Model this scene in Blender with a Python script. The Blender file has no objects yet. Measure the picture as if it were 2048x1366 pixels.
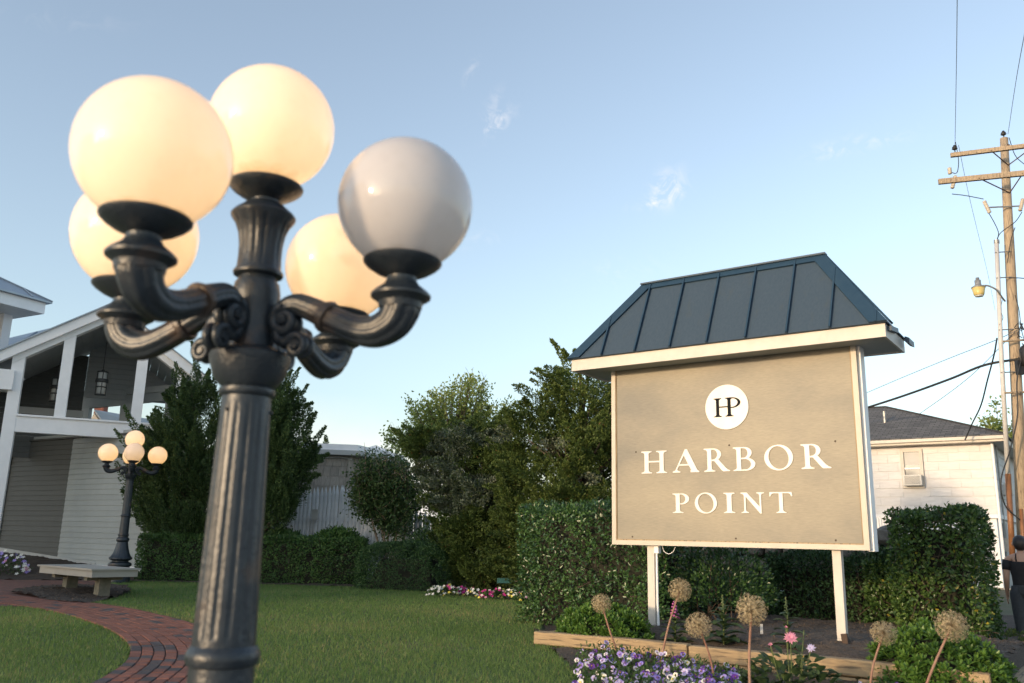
import bpy, bmesh, math, random
import numpy as np
from mathutils import Vector, Matrix

random.seed(7)
RNG = np.random.default_rng(11)
SC = bpy.context.scene
COL = SC.collection
rad = math.radians

# ------------------------------------------------------------------ camera
CAM_H = 1.12
PITCH, ROLL, FPX = rad(13.09), rad(1.265), 1707.0
cr, sr, cp, sp = math.cos(ROLL), math.sin(ROLL), math.cos(PITCH), math.sin(PITCH)
AX_R = np.array([cr, -sr * sp, sr * cp])
AX_F = np.array([0, cp, sp])
AX_U = np.array([-sr, -cr * sp, cr * cp])
CAM = np.array([0, 0, CAM_H])
cam_data = bpy.data.cameras.new("camera")
cam = bpy.data.objects.new("camera", cam_data)
COL.objects.link(cam)
M = Matrix.Identity(4)
for i in range(3):
    M[i][0], M[i][1], M[i][2], M[i][3] = AX_R[i], AX_U[i], -AX_F[i], CAM[i]
cam.matrix_world = M
cam_data.sensor_width = 36.0
cam_data.lens = FPX / 2048 * 36.0
cam_data.clip_start, cam_data.clip_end = 0.05, 3000
cam_data.dof.use_dof = True
cam_data.dof.focus_distance = 14.0
cam_data.dof.aperture_fstop = 2.3
SC.camera = cam

# ------------------------------------------------------------------ sky, sun, exposure
SUN_EL, SUN_AZ = rad(7.0), rad(-128.5)          # azimuth clockwise from +Y
SUN = np.array([math.sin(SUN_AZ) * math.cos(SUN_EL), math.cos(SUN_AZ) * math.cos(SUN_EL), math.sin(SUN_EL)])
world = bpy.data.worlds.new("World")
SC.world = world
world.use_nodes = True
WN, WL = world.node_tree.nodes, world.node_tree.links
WN.clear()
w_out = WN.new("ShaderNodeOutputWorld")
w_bg = WN.new("ShaderNodeBackground")
w_bg.inputs["Strength"].default_value = 0.15
w_sky = WN.new("ShaderNodeTexSky")
w_sky.sky_type = 'NISHITA'
w_sky.sun_disc = False
w_sky.sun_elevation = SUN_EL
w_sky.sun_rotation = SUN_AZ
w_sky.air_density = 1.1
w_sky.dust_density = 1.35
w_sky.ozone_density = 2.4
sun_data = bpy.data.lights.new("sun", 'SUN')
sun_data.energy = 1.1
sun_data.angle = rad(3.0)
sun_data.color = (1.0, 0.72, 0.44)
sun = bpy.data.objects.new("sun", sun_data)
COL.objects.link(sun)
sun.rotation_euler = Vector(-SUN).to_track_quat('-Z', 'Y').to_euler()
sun.location = (-20, -16, 10)
SC.view_settings.view_transform = 'Standard'
SC.view_settings.look = 'None'
SC.view_settings.gamma = 1.0
SC.view_settings.exposure = 1.52
SC.view_settings.use_curve_mapping = False

def pdir(x, y):
    d = (x - 1024) / FPX * AX_R - (y - 683) / FPX * AX_U + AX_F
    return d
def P(x, y, Y):
    d = pdir(x, y); return CAM + d / d[1] * Y
def G(x, y, z=0.0):
    d = pdir(x, y); return CAM + d * ((z - CAM_H) / d[2])
def onplane(x, y, p0, n):
    d = pdir(x, y); return CAM + d * (np.dot(np.asarray(p0) - CAM, n) / np.dot(d, n))

# cloud wisps in the sky, mixed by direction
w_tc = WN.new("ShaderNodeTexCoord")
def w_math(op, a, b=None, clamp=False):
    n = WN.new("ShaderNodeMath"); n.operation = op; n.use_clamp = clamp
    for k, v in enumerate((a, b)):
        if v is None: continue
        if isinstance(v, (int, float)): n.inputs[k].default_value = v
        else: WL.new(v, n.inputs[k])
    return n.outputs[0]
w_noise = WN.new("ShaderNodeTexNoise")
w_noise.inputs["Scale"].default_value = 38; w_noise.inputs["Detail"].default_value = 6
w_noise.inputs["Roughness"].default_value = 0.62; w_noise.inputs["Distortion"].default_value = 1.4
WL.new(w_tc.outputs["Generated"], w_noise.inputs["Vector"])
w_ramp = WN.new("ShaderNodeMapRange")
w_ramp.inputs["From Min"].default_value = 0.47; w_ramp.inputs["From Max"].default_value = 0.80
WL.new(w_noise.outputs["Fac"], w_ramp.inputs["Value"])
acc = None
# centre pixel, long axis half-length px, short half px, tilt (deg, image), strength
for (x, y, la, lb, tilt, st) in [(994, 244, 34, 16, 40, .75), (985, 205, 30, 12, 60, .35), (942, 142, 24, 8, 60, .3), (1335, 378, 34, 24, 60, 1.3),
                                 (1312, 402, 44, 9, 12, .75), (1708, 291, 70, 14, 8, .55), (1664, 303, 24, 9, 30, .35), (955, 480, 50, 14, 8, .25),
                                 (1235, 545, 90, 26, 8, .16), (130, 40, 90, 16, 5, .10), (1560, 1010, 60, 20, 4, .3)]:
    d = pdir(x, y); d = d / np.linalg.norm(d)
    ta = rad(tilt)
    e1 = math.cos(ta) * AX_R + math.sin(ta) * AX_U
    e2 = -math.sin(ta) * AX_R + math.cos(ta) * AX_U
    vm = WN.new("ShaderNodeVectorMath"); vm.operation = 'SUBTRACT'
    WL.new(w_tc.outputs["Generated"], vm.inputs[0]); vm.inputs[1].default_value = d
    def comp(e, s):
        n = WN.new("ShaderNodeVectorMath"); n.operation = 'DOT_PRODUCT'
        WL.new(vm.outputs[0], n.inputs[0]); n.inputs[1].default_value = e / s
        return w_math('MULTIPLY', n.outputs["Value"], n.outputs["Value"])
    q = w_math('ADD', comp(e1, la / FPX), comp(e2, lb / FPX))
    n3 = WN.new("ShaderNodeVectorMath"); n3.operation = 'DOT_PRODUCT'
    WL.new(w_tc.outputs["Generated"], n3.inputs[0]); n3.inputs[1].default_value = d
    front = w_math('GREATER_THAN', n3.outputs["Value"], 0.5)
    m = w_math('MULTIPLY', w_math('MULTIPLY', w_math('POWER', 0.37, q), st * .75), front)
    acc = m if acc is None else w_math('ADD', acc, m)
w_n2 = WN.new("ShaderNodeTexNoise"); w_n2.inputs["Scale"].default_value = 7; w_n2.inputs["Detail"].default_value = 4
WL.new(w_tc.outputs["Generated"], w_n2.inputs["Vector"])
w_sep = WN.new("ShaderNodeSeparateXYZ"); WL.new(w_tc.outputs["Generated"], w_sep.inputs[0])
w_band = WN.new("ShaderNodeMapRange"); w_band.inputs["From Min"].default_value = 0.16; w_band.inputs["From Max"].default_value = 0.03; w_band.inputs["To Max"].default_value = 1.1
WL.new(w_sep.outputs["Z"], w_band.inputs["Value"])
w_b2 = WN.new("ShaderNodeMapRange"); w_b2.inputs["From Min"].default_value = 0.38; w_b2.inputs["From Max"].default_value = 0.62
WL.new(w_n2.outputs["Fac"], w_b2.inputs["Value"])
w_low = w_math('MULTIPLY', w_band.outputs[0], w_b2.outputs[0], clamp=True)      # low evening cloud bank all along the horizon
w_fac = w_math('ADD', w_math('MULTIPLY', acc, w_ramp.outputs["Result"], clamp=True), w_math('MULTIPLY', w_low, 0.75), clamp=True)
w_mix = WN.new("ShaderNodeMix"); w_mix.data_type = 'RGBA'
WL.new(w_fac, w_mix.inputs["Factor"])
w_hs = WN.new("ShaderNodeHueSaturation"); w_hs.inputs["Saturation"].default_value = 0.67   # evening haze: the whole sky a little paler
WL.new(w_sky.outputs["Color"], w_hs.inputs["Color"]); WL.new(w_hs.outputs[0], w_mix.inputs[6])
w_mix.inputs[7].default_value = (3.0, 2.75, 2.65, 1)
WL.new(w_mix.outputs[2], w_bg.inputs["Color"])
WL.new(w_bg.outputs[0], w_out.inputs["Surface"])

# ------------------------------------------------------------------ materials
def nodes_of(name):
    m = bpy.data.materials.new(name); m.use_nodes = True
    nt = m.node_tree; b = nt.nodes["Principled BSDF"]
    return m, nt, b
def rgb(c): return (c[0], c[1], c[2], 1)
def lerp3(a, b, t): return tuple(a[i] + (b[i] - a[i]) * t for i in range(3))
def surf(name, c1, c2=None, scale=6.0, rough=0.6, bump=0.0, bump_scale=None, detail=5, stretch=None, spec=0.5, metallic=0, coat=0, rand=0.0,
         contrast=(0.35, 0.65), c3=None, scale3=1.0, contrast3=(0.5, 0.7), coords="Object"):
    m, nt, b = nodes_of(name)
    N, L = nt.nodes, nt.links
    b.inputs["Roughness"].default_value = rough
    b.inputs["Specular IOR Level"].default_value = spec
    b.inputs["Metallic"].default_value = metallic
    b.inputs["Coat Weight"].default_value = coat
    b.inputs["Coat Roughness"].default_value = 0.2
    if c2 is None: c2 = tuple(v * 0.88 for v in c1)
    tc = N.new("ShaderNodeTexCoord"); vec = tc.outputs[coords]
    if stretch:
        mp = N.new("ShaderNodeMapping"); mp.inputs["Scale"].default_value = stretch
        L.new(vec, mp.inputs["Vector"]); vec = mp.outputs[0]
    nz = N.new("ShaderNodeTexNoise"); nz.inputs["Scale"].default_value = scale; nz.inputs["Detail"].default_value = detail
    nz.inputs["Roughness"].default_value = 0.6
    L.new(vec, nz.inputs["Vector"])
    rp = N.new("ShaderNodeValToRGB")
    rp.color_ramp.elements[0].position, rp.color_ramp.elements[1].position = contrast
    rp.color_ramp.elements[0].color, rp.color_ramp.elements[1].color = rgb(c1), rgb(c2)
    L.new(nz.outputs["Fac"], rp.inputs["Fac"])
    col = rp.outputs["Color"]
    if c3 is not None:
        n3 = N.new("ShaderNodeTexNoise"); n3.inputs["Scale"].default_value = scale3; n3.inputs["Detail"].default_value = 4
        L.new(vec, n3.inputs["Vector"])
        mr = N.new("ShaderNodeMapRange"); mr.inputs["From Min"].default_value, mr.inputs["From Max"].default_value = contrast3
        L.new(n3.outputs["Fac"], mr.inputs["Value"])
        mx = N.new("ShaderNodeMix"); mx.data_type = 'RGBA'
        L.new(mr.outputs[0], mx.inputs["Factor"]); L.new(col, mx.inputs[6]); mx.inputs[7].default_value = rgb(c3)
        col = mx.outputs[2]
    if rand:
        oi = N.new("ShaderNodeObjectInfo")
        hs = N.new("ShaderNodeHueSaturation")
        mr = N.new("ShaderNodeMapRange"); mr.inputs["To Min"].default_value = 1 - rand; mr.inputs["To Max"].default_value = 1 + rand
        L.new(oi.outputs["Random"], mr.inputs["Value"]); L.new(mr.outputs[0], hs.inputs["Value"])
        L.new(col, hs.inputs["Color"]); col = hs.outputs["Color"]
    L.new(col, b.inputs["Base Color"])
    if bump:
        nb = N.new("ShaderNodeTexNoise"); nb.inputs["Scale"].default_value = bump_scale or scale * 4; nb.inputs["Detail"].default_value = 4
        L.new(vec, nb.inputs["Vector"])
        bp = N.new("ShaderNodeBump"); bp.inputs["Strength"].default_value = bump; bp.inputs["Distance"].default_value = 0.01
        L.new(nb.outputs["Fac"], bp.inputs["Height"]); L.new(bp.outputs[0], b.inputs["Normal"])
    return m
def leafmat(name, dark, mid, light, rough=0.45, trans=0.25, spec=0.4, extra=None):
    """colour varies leaf by leaf through the random face attribute 'var'"""
    m, nt, b = nodes_of(name)
    N, L = nt.nodes, nt.links
    at = N.new("ShaderNodeAttribute"); at.attribute_name = "var"
    rp = N.new("ShaderNodeValToRGB")
    e = rp.color_ramp.elements
    e[0].position, e[0].color = 0.0, rgb(dark)
    e[1].position, e[1].color = 0.93 if extra else 1.0, rgb(light)
    x = rp.color_ramp.elements.new(0.5); x.color = rgb(mid)
    if extra:
        x = rp.color_ramp.elements.new(1.0); x.color = rgb(extra)
    L.new(at.outputs["Fac"], rp.inputs["Fac"])
    L.new(rp.outputs["Color"], b.inputs["Base Color"])
    b.inputs["Roughness"].default_value = rough
    b.inputs["Specular IOR Level"].default_value = spec
    tr = N.new("ShaderNodeBsdfTranslucent"); L.new(rp.outputs["Color"], tr.inputs["Color"])
    mx = N.new("ShaderNodeMixShader"); mx.inputs[0].default_value = trans
    L.new(b.outputs[0], mx.inputs[1]); L.new(tr.outputs[0], mx.inputs[2])
    L.new(mx.outputs[0], nt.nodes["Material Output"].inputs["Surface"])
    return m
MT = {}
MT['iron'] = surf("dark_painted_iron", (0.014, 0.020, 0.027), (0.026, 0.035, 0.044), 9, 0.40, 0.3, 60, c3=(0.085, 0.058, 0.042), scale3=5, contrast3=(0.60, 0.74), spec=0.5, coat=0.05)
MT['white'] = surf("white_paint", (0.88, 0.88, 0.88), (0.83, 0.83, 0.83), 4, 0.5)
MT['cream'] = surf("cream_painted_wood", (0.60, 0.56, 0.50), (0.53, 0.49, 0.435), 5, 0.5, 0.06, 40)
MT['signframe'] = surf("cream_sign_frame", (0.52, 0.47, 0.39), (0.46, 0.415, 0.345), 3, 0.45, 0.05, 30)
MT['letter'] = surf("white_letter_paint", (0.70, 0.685, 0.66), (0.64, 0.63, 0.60), 8, 0.4)
MT['black'] = surf("black_letter_paint", (0.010, 0.012, 0.015), (0.014, 0.016, 0.018), 8, 0.7, spec=0.1)
MT['navy'] = surf("blue_standing_seam_metal", (0.044, 0.070, 0.100), (0.054, 0.080, 0.110), 9, 0.5, 0.05, 20, stretch=(5, 5, 0.5), spec=0.25, c3=(0.060, 0.078, 0.090), scale3=2.2, contrast3=(0.60, 0.85))
MT['navycap'] = surf("blue_metal_cap", (0.020, 0.050, 0.088), (0.026, 0.058, 0.096), 12, 0.45, 0.03, 30, spec=0.3)
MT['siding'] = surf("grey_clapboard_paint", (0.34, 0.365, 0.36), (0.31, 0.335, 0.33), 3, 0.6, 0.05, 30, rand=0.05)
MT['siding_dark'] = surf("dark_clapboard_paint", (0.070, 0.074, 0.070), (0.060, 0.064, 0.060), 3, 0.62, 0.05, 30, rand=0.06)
MT['ceiling'] = surf("grey_board_ceiling", (0.36, 0.375, 0.375), (0.33, 0.345, 0.345), 2, 0.7, stretch=(1, 1, 1))
MT['greyframe'] = surf("light_grey_paint", (0.42, 0.43, 0.42), (0.38, 0.39, 0.38), 3, 0.6)
MT['metalroof'] = surf("pale_metal_roof", (0.34, 0.38, 0.42), (0.28, 0.33, 0.38), 2, 0.3, 0, spec=0.6, metallic=0.4)
MT['shingle_roof'] = None
MT['cedar'] = surf("weathered_cedar_shingle", (0.34, 0.31, 0.265), (0.23, 0.21, 0.18), 5, 0.8, 0.3, 50, stretch=(6, 6, 1), rand=0.12)
MT['fence'] = surf("white_fence_paint", (0.78, 0.79, 0.80), (0.66, 0.67, 0.68), 4, 0.6, 0.15, 30, rand=0.07)
MT['houseshingle'] = surf("white_house_shingle", (0.72, 0.70, 0.69), (0.64, 0.62, 0.61), 3, 0.6, 0.06, 40, stretch=(1, 1, 5), rand=0.04)
MT['timber'] = surf("weathered_landscape_timber", (0.42, 0.30, 0.165), (0.27, 0.195, 0.115), 5, 0.75, 0.45, 30, stretch=(9, 9, .7), c3=(0.10, 0.075, 0.05), scale3=5, contrast3=(0.56, 0.70))
MT['pole'] = surf("weathered_pole_wood", (0.44, 0.34, 0.23), (0.30, 0.235, 0.165), 6, 0.8, 0.4, 40, stretch=(7, 7, 0.6), c3=(0.16, 0.12, 0.085), scale3=6, contrast3=(0.56, 0.72))
MT['steel'] = surf("galvanised_steel", (0.36, 0.36, 0.35), (0.28, 0.28, 0.27), 10, 0.45, metallic=0.5)
MT['rust'] = surf("rusty_iron", (0.10, 0.055, 0.035), (0.065, 0.04, 0.03), 20, 0.7)
MT['orange_pipe'] = surf("brown_orange_riser", (0.26, 0.115, 0.045), (0.18, 0.08, 0.035), 5, 0.5)
MT['pvc'] = surf("grey_white_conduit", (0.60, 0.58, 0.56), (0.50, 0.49, 0.47), 3, 0.5)
MT['wire'] = surf("black_cable", (0.012, 0.013, 0.015), (0.02, 0.02, 0.02), 8, 0.5)
MT['thinwire'] = surf("blue_grey_wire", (0.07, 0.08, 0.09), (0.09, 0.10, 0.11), 8, 0.5)
MT['porcelain'] = surf("cream_porcelain", (0.52, 0.46, 0.37), (0.45, 0.40, 0.32), 12, 0.3)
MT['bark'] = surf("brown_bark", (0.12, 0.085, 0.06), (0.07, 0.05, 0.038), 10, 0.9, 0.6, 40, stretch=(3, 3, 1))
MT['palebark'] = surf("pale_crape_myrtle_bark", (0.30, 0.23, 0.165), (0.22, 0.165, 0.12), 6, 0.7, 0.2, 30, stretch=(2, 2, 0.6))
MT['core'] = surf("dark_core_fill", (0.012, 0.015, 0.008), (0.022, 0.020, 0.012), 14, 0.95, 0.5, 30)  # dark fill for the added light-blocking cores of hedges and mounds
MT['mulch'] = surf("dark_bark_mulch", (0.040, 0.029, 0.021), (0.085, 0.060, 0.043), 45, 0.95, 1.0, 70, contrast=(0.4, 0.62))
MT['soil'] = surf("brown_garden_soil", (0.058, 0.043, 0.032), (0.125, 0.095, 0.072), 38, 0.95, 1.0, 60, contrast=(0.38, 0.66))
MT['chip'] = surf("bark_chip", (0.13, 0.092, 0.062), (0.055, 0.04, 0.03), 30, 0.9, rand=0.5)
MT['lawn'] = surf("lawn_soil_and_thatch", (0.055, 0.095, 0.026), (0.085, 0.115, 0.040), 5, 0.9, 0.6, 90, c3=(0.14, 0.13, 0.06), scale3=0.7, contrast3=(0.5, 0.75))
MT['ground'] = surf("rough_ground", (0.06, 0.075, 0.03), (0.09, 0.085, 0.05), 1.2, 0.95, 0.5, 20)
MT['asphalt'] = surf("gravelly_asphalt", (0.085, 0.085, 0.085), (0.14, 0.135, 0.13), 60, 0.9, 0.7, 90)
MT['concrete'] = surf("pale_concrete", (0.34, 0.32, 0.29), (0.26, 0.245, 0.225), 3, 0.85, 0.2, 60)
MT['joint'] = surf("dark_sand_joint", (0.045, 0.038, 0.032), (0.07, 0.058, 0.046), 40, 0.95, 0.4, 80)
MT['brick'] = surf("red_paver_brick", (0.245, 0.088, 0.052), (0.17, 0.064, 0.042), 14, 0.8, 0.4, 60, rand=0.22)
MT['brick_dark'] = surf("dark_paver_brick", (0.052, 0.046, 0.048), (0.085, 0.062, 0.058), 14, 0.8, 0.4, 60, rand=0.2)
MT['stone'] = surf("field_stone", (0.24, 0.21, 0.175), (0.15, 0.135, 0.115), 5, 0.85, 0.5, 20, rand=0.25)
MT['bench'] = surf("taupe_bench_paint", (0.40, 0.365, 0.31), (0.35, 0.32, 0.275), 3, 0.55, 0.05, 30)
MT['benchleg'] = surf("mossy_bench_leg", (0.23, 0.20, 0.15), (0.15, 0.14, 0.10), 9, 0.85, 0.3, 40)
MT['glasspane'] = surf("dim_window_glass", (0.16, 0.17, 0.18), (0.13, 0.14, 0.15), 2, 0.08, spec=0.8)
MT['blind'] = surf("pale_window_blind", (0.56, 0.55, 0.53), (0.50, 0.49, 0.47), 2, 0.6)
MT['plasticwhite'] = surf("off_white_plastic", (0.62, 0.61, 0.58), (0.55, 0.54, 0.51), 4, 0.45)
MT['grille'] = surf("grey_grille", (0.30, 0.30, 0.30), (0.25, 0.25, 0.25), 4, 0.5)
MT['brown_block'] = surf("dark_brown_stake", (0.055, 0.035, 0.025), (0.08, 0.05, 0.035), 8, 0.8, 0.3, 30)
MT['teal'] = surf("teal_plastic", (0.03, 0.13, 0.12), (0.04, 0.15, 0.14), 4, 0.5)
MT['alum_stem'] = surf("purple_brown_allium_stem", (0.24, 0.115, 0.075), (0.32, 0.19, 0.13), 6, 0.6)
MT['greenstem'] = surf("green_stem", (0.10, 0.14, 0.045), (0.14, 0.17, 0.06), 8, 0.6)
MT['yellow'] = surf("yellow_flower_eye", (0.75, 0.50, 0.04), (0.65, 0.42, 0.03), 8, 0.6)
MT['drum'] = surf("amber_lamp_refractor", (0.62, 0.50, 0.20), (0.55, 0.44, 0.16), 6, 0.25)
MT['frost'] = surf("frosted_white_lantern_glass", (0.62, 0.63, 0.60), (0.56, 0.57, 0.54), 4, 0.3)
MT['bronze'] = surf("grey_bronze_lantern_metal", (0.06, 0.065, 0.065), (0.08, 0.085, 0.085), 8, 0.4, metallic=0.3)
MT['skin'] = surf("skin", (0.50, 0.30, 0.21), (0.46, 0.27, 0.19), 6, 0.5)
MT['hair'] = surf("dark_hair", (0.016, 0.012, 0.010), (0.03, 0.022, 0.018), 40, 0.45, 0.5, 80, stretch=(4, 4, 0.5))
MT['blackcloth'] = surf("black_cloth", (0.012, 0.012, 0.014), (0.018, 0.018, 0.02), 20, 0.85)
MT['denim'] = surf("charcoal_denim", (0.028, 0.032, 0.036), (0.04, 0.045, 0.05), 30, 0.85)
MT['redbrick'] = surf("chimney_brick", (0.22, 0.075, 0.05), (0.16, 0.06, 0.045), 12, 0.85)
MT['tan'] = surf("tan_house_paint", (0.50, 0.42, 0.33), (0.45, 0.38, 0.30), 3, 0.6)

def sign_panel_mat():
    m, nt, b = nodes_of("weathered_tan_sign_board")
    N, L = nt.nodes, nt.links
    tc = N.new("ShaderNodeTexCoord")
    mp = N.new("ShaderNodeMapping"); mp.inputs["Scale"].default_value = (1.0, 1.0, 1.7)
    L.new(tc.outputs["Object"], mp.inputs[0])
    n1 = N.new("ShaderNodeTexNoise"); n1.inputs["Scale"].default_value = 1.0; n1.inputs["Detail"].default_value = 5; n1.inputs["Roughness"].default_value = 0.5
    n1.inputs["Distortion"].default_value = 0.0
    L.new(mp.outputs[0], n1.inputs[0])
    rp = N.new("ShaderNodeValToRGB"); e = rp.color_ramp.elements
    e[0].position, e[0].color = 0.28, rgb((0.170, 0.160, 0.132)); e[1].position, e[1].color = 0.70, rgb((0.290, 0.255, 0.184))
    x = e.new(0.48); x.color = rgb((0.236, 0.212, 0.160))
    L.new(n1.outputs["Fac"], rp.inputs[0])
    mp2 = N.new("ShaderNodeMapping"); mp2.inputs["Scale"].default_value = (6, 6, 60)
    L.new(tc.outputs["Object"], mp2.inputs[0])
    n2 = N.new("ShaderNodeTexNoise"); n2.inputs["Scale"].default_value = 2.5; n2.inputs["Detail"].default_value = 5
    L.new(mp2.outputs[0], n2.inputs[0])
    mr = N.new("ShaderNodeMapRange"); mr.inputs["From Min"].default_value = 0.3; mr.inputs["From Max"].default_value = 0.7
    mr.inputs["To Min"].default_value = 0.86; mr.inputs["To Max"].default_value = 1.10
    L.new(n2.outputs["Fac"], mr.inputs[0])
    hs = N.new("ShaderNodeHueSaturation"); L.new(rp.outputs[0], hs.inputs["Color"]); L.new(mr.outputs[0], hs.inputs["Value"])
    L.new(hs.outputs[0], b.inputs["Base Color"])
    b.inputs["Roughness"].default_value = 0.5
    bp = N.new("ShaderNodeBump"); bp.inputs["Strength"].default_value = 0.08; bp.inputs["Distance"].default_value = 0.005
    L.new(n2.outputs["Fac"], bp.inputs["Height"]); L.new(bp.outputs[0], b.inputs["Normal"])
    return m
MT['signpanel'] = sign_panel_mat()

def brick_like(name, c1, c2, mortar, scale, bw, rh, ms, rough=0.85, offset=0.5, coords="Object", bump=0.5):
    m, nt, b = nodes_of(name); N, L = nt.nodes, nt.links
    tc = N.new("ShaderNodeTexCoord"); bt = N.new("ShaderNodeTexBrick")
    bt.inputs["Color1"].default_value, bt.inputs["Color2"].default_value, bt.inputs["Mortar"].default_value = rgb(c1), rgb(c2), rgb(mortar)
    bt.inputs["Scale"].default_value = scale; bt.inputs["Brick Width"].default_value = bw; bt.inputs["Row Height"].default_value = rh
    bt.inputs["Mortar Size"].default_value = ms; bt.offset = offset
    L.new(tc.outputs[coords], bt.inputs["Vector"]); L.new(bt.outputs["Color"], b.inputs["Base Color"])
    b.inputs["Roughness"].default_value = rough
    bp = N.new("ShaderNodeBump"); bp.inputs["Strength"].default_value = bump; bp.inputs["Distance"].default_value = 0.01; bp.invert = True
    L.new(bt.outputs["Fac"], bp.inputs["Height"]); L.new(bp.outputs[0], b.inputs["Normal"])
    return m
MT['shingle_roof'] = brick_like("grey_asphalt_shingle", (0.165, 0.16, 0.155), (0.095, 0.093, 0.092), (0.035, 0.034, 0.034), 1.0, 0.33, 0.14, 0.012, coords="UV")
MT['plaza'] = brick_like("red_brick_paving", (0.22, 0.08, 0.05), (0.12, 0.055, 0.042), (0.05, 0.04, 0.032), 1.0, 0.2, 0.1, 0.006)

def globe_mat():
    m, nt, b = nodes_of("white_opal_glass"); N, L = nt.nodes, nt.links
    out = N["Material Output"]
    N.remove(b)
    df = N.new("ShaderNodeBsdfDiffuse")
    tc = N.new("ShaderNodeTexCoord"); sx = N.new("ShaderNodeSeparateXYZ"); L.new(tc.outputs["Object"], sx.inputs[0])
    nz = N.new("ShaderNodeTexNoise"); nz.inputs["Scale"].default_value = 22; nz.inputs["Detail"].default_value = 6; L.new(tc.outputs["Object"], nz.inputs[0])
    ad = N.new("ShaderNodeMath"); ad.operation = 'MULTIPLY_ADD'; L.new(nz.outputs["Fac"], ad.inputs[0]); ad.inputs[1].default_value = -0.035; L.new(sx.outputs["Z"], ad.inputs[2])
    mr = N.new("ShaderNodeMapRange"); mr.inputs["From Min"].default_value = -0.195; mr.inputs["From Max"].default_value = -0.222
    L.new(ad.outputs[0], mr.inputs["Value"])
    du = N.new("ShaderNodeMapRange"); du.inputs["From Min"].default_value = 0.5; du.inputs["From Max"].default_value = 0.8; du.inputs["To Max"].default_value = 0.10
    L.new(nz.outputs["Fac"], du.inputs["Value"])
    sm_ = N.new("ShaderNodeMath"); sm_.operation = 'ADD'; sm_.use_clamp = True; L.new(mr.outputs[0], sm_.inputs[0]); L.new(du.outputs[0], sm_.inputs[1])
    gm = N.new("ShaderNodeMix"); gm.data_type = 'RGBA'; L.new(sm_.outputs[0], gm.inputs["Factor"])
    gm.inputs[6].default_value = (0.90, 0.86, 0.85, 1); gm.inputs[7].default_value = (0.20, 0.13, 0.06, 1)
    L.new(gm.outputs[2], df.inputs["Color"])
    tr = N.new("ShaderNodeBsdfTranslucent"); tr.inputs["Color"].default_value = (0.92, 0.90, 0.87, 1)
    mx = N.new("ShaderNodeMixShader"); mx.inputs[0].default_value = 0.48
    L.new(df.outputs[0], mx.inputs[1]); L.new(tr.outputs[0], mx.inputs[2])
    gl = N.new("ShaderNodeBsdfGlossy"); gl.inputs["Roughness"].default_value = 0.06; gl.inputs["Color"].default_value = (1, 1, 1, 1)
    fr = N.new("ShaderNodeFresnel"); fr.inputs["IOR"].default_value = 1.45
    m2 = N.new("ShaderNodeMixShader")
    L.new(fr.outputs[0], m2.inputs[0]); L.new(mx.outputs[0], m2.inputs[1]); L.new(gl.outputs[0], m2.inputs[2])
    L.new(m2.outputs[0], out.inputs["Surface"])
    return m
MT['globe'] = globe_mat()

# leaf materials
MT['juniper'] = leafmat("dark_juniper_foliage", (0.026, 0.052, 0.018), (0.060, 0.108, 0.032), (0.115, 0.175, 0.055), 0.6, 0.18)
MT['juniper2'] = leafmat("olive_juniper_foliage", (0.044, 0.074, 0.018), (0.097, 0.144, 0.031), (0.176, 0.222, 0.053), 0.6, 0.2, extra=(0.19, 0.105, 0.04))
MT['juniperblue'] = leafmat("grey_green_berried_juniper", (0.07, 0.10, 0.055), (0.17, 0.20, 0.13), (0.30, 0.32, 0.23), 0.6, 0.12)
MT['boxhedge'] = leafmat("privet_leaf", (0.029, 0.068, 0.018), (0.062, 0.137, 0.034), (0.120, 0.215, 0.054), 0.45, 0.2)
MT['darkhedge'] = leafmat("dark_yew_leaf", (0.017, 0.045, 0.014), (0.036, 0.085, 0.024), (0.070, 0.138, 0.036), 0.55, 0.15)
MT['euonymus'] = leafmat("glossy_hedge_leaf", (0.031, 0.070, 0.020), (0.068, 0.135, 0.033), (0.154, 0.237, 0.050), 0.36, 0.25, 0.5, extra=(0.34, 0.30, 0.04))
MT['privet2'] = leafmat("glossy_privet_leaf", (0.023, 0.059, 0.018), (0.047, 0.109, 0.032), (0.089, 0.175, 0.046), 0.32, 0.2, 0.6)
MT['myrtle'] = leafmat("crape_myrtle_leaf", (0.028, 0.058, 0.022), (0.056, 0.105, 0.034), (0.095, 0.135, 0.045), 0.55, 0.2, 0.25, extra=(0.13, 0.06, 0.035))
MT['lightleaf'] = leafmat("light_green_leaf", (0.15, 0.20, 0.04), (0.25, 0.31, 0.075), (0.36, 0.40, 0.13), 0.45, 0.45)
MT['mound'] = leafmat("bright_green_evergreen_leaf", (0.055, 0.115, 0.020), (0.090, 0.185, 0.030), (0.15, 0.25, 0.05), 0.4, 0.25)
MT['pansyleaf'] = leafmat("pansy_leaf", (0.03, 0.065, 0.015), (0.05, 0.10, 0.022), (0.08, 0.15, 0.03), 0.5, 0.25)
MT['bedleaf'] = leafmat("bedding_plant_leaf", (0.035, 0.066, 0.026), (0.058, 0.10, 0.036), (0.10, 0.15, 0.055), 0.55, 0.25)
MT['grass'] = leafmat("lawn_grass_blade", (0.082, 0.150, 0.034), (0.140, 0.230, 0.055), (0.21, 0.29, 0.09), 0.55, 0.3, extra=(0.30, 0.25, 0.11))
MT['straw'] = leafmat("dry_straw_floret", (0.34, 0.26, 0.15), (0.52, 0.42, 0.26), (0.66, 0.56, 0.37), 0.7, 0.3)
def petal(name, c, t=0.3): return surf(name, c, tuple(v * 0.85 for v in c), 40, 0.6)
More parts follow.
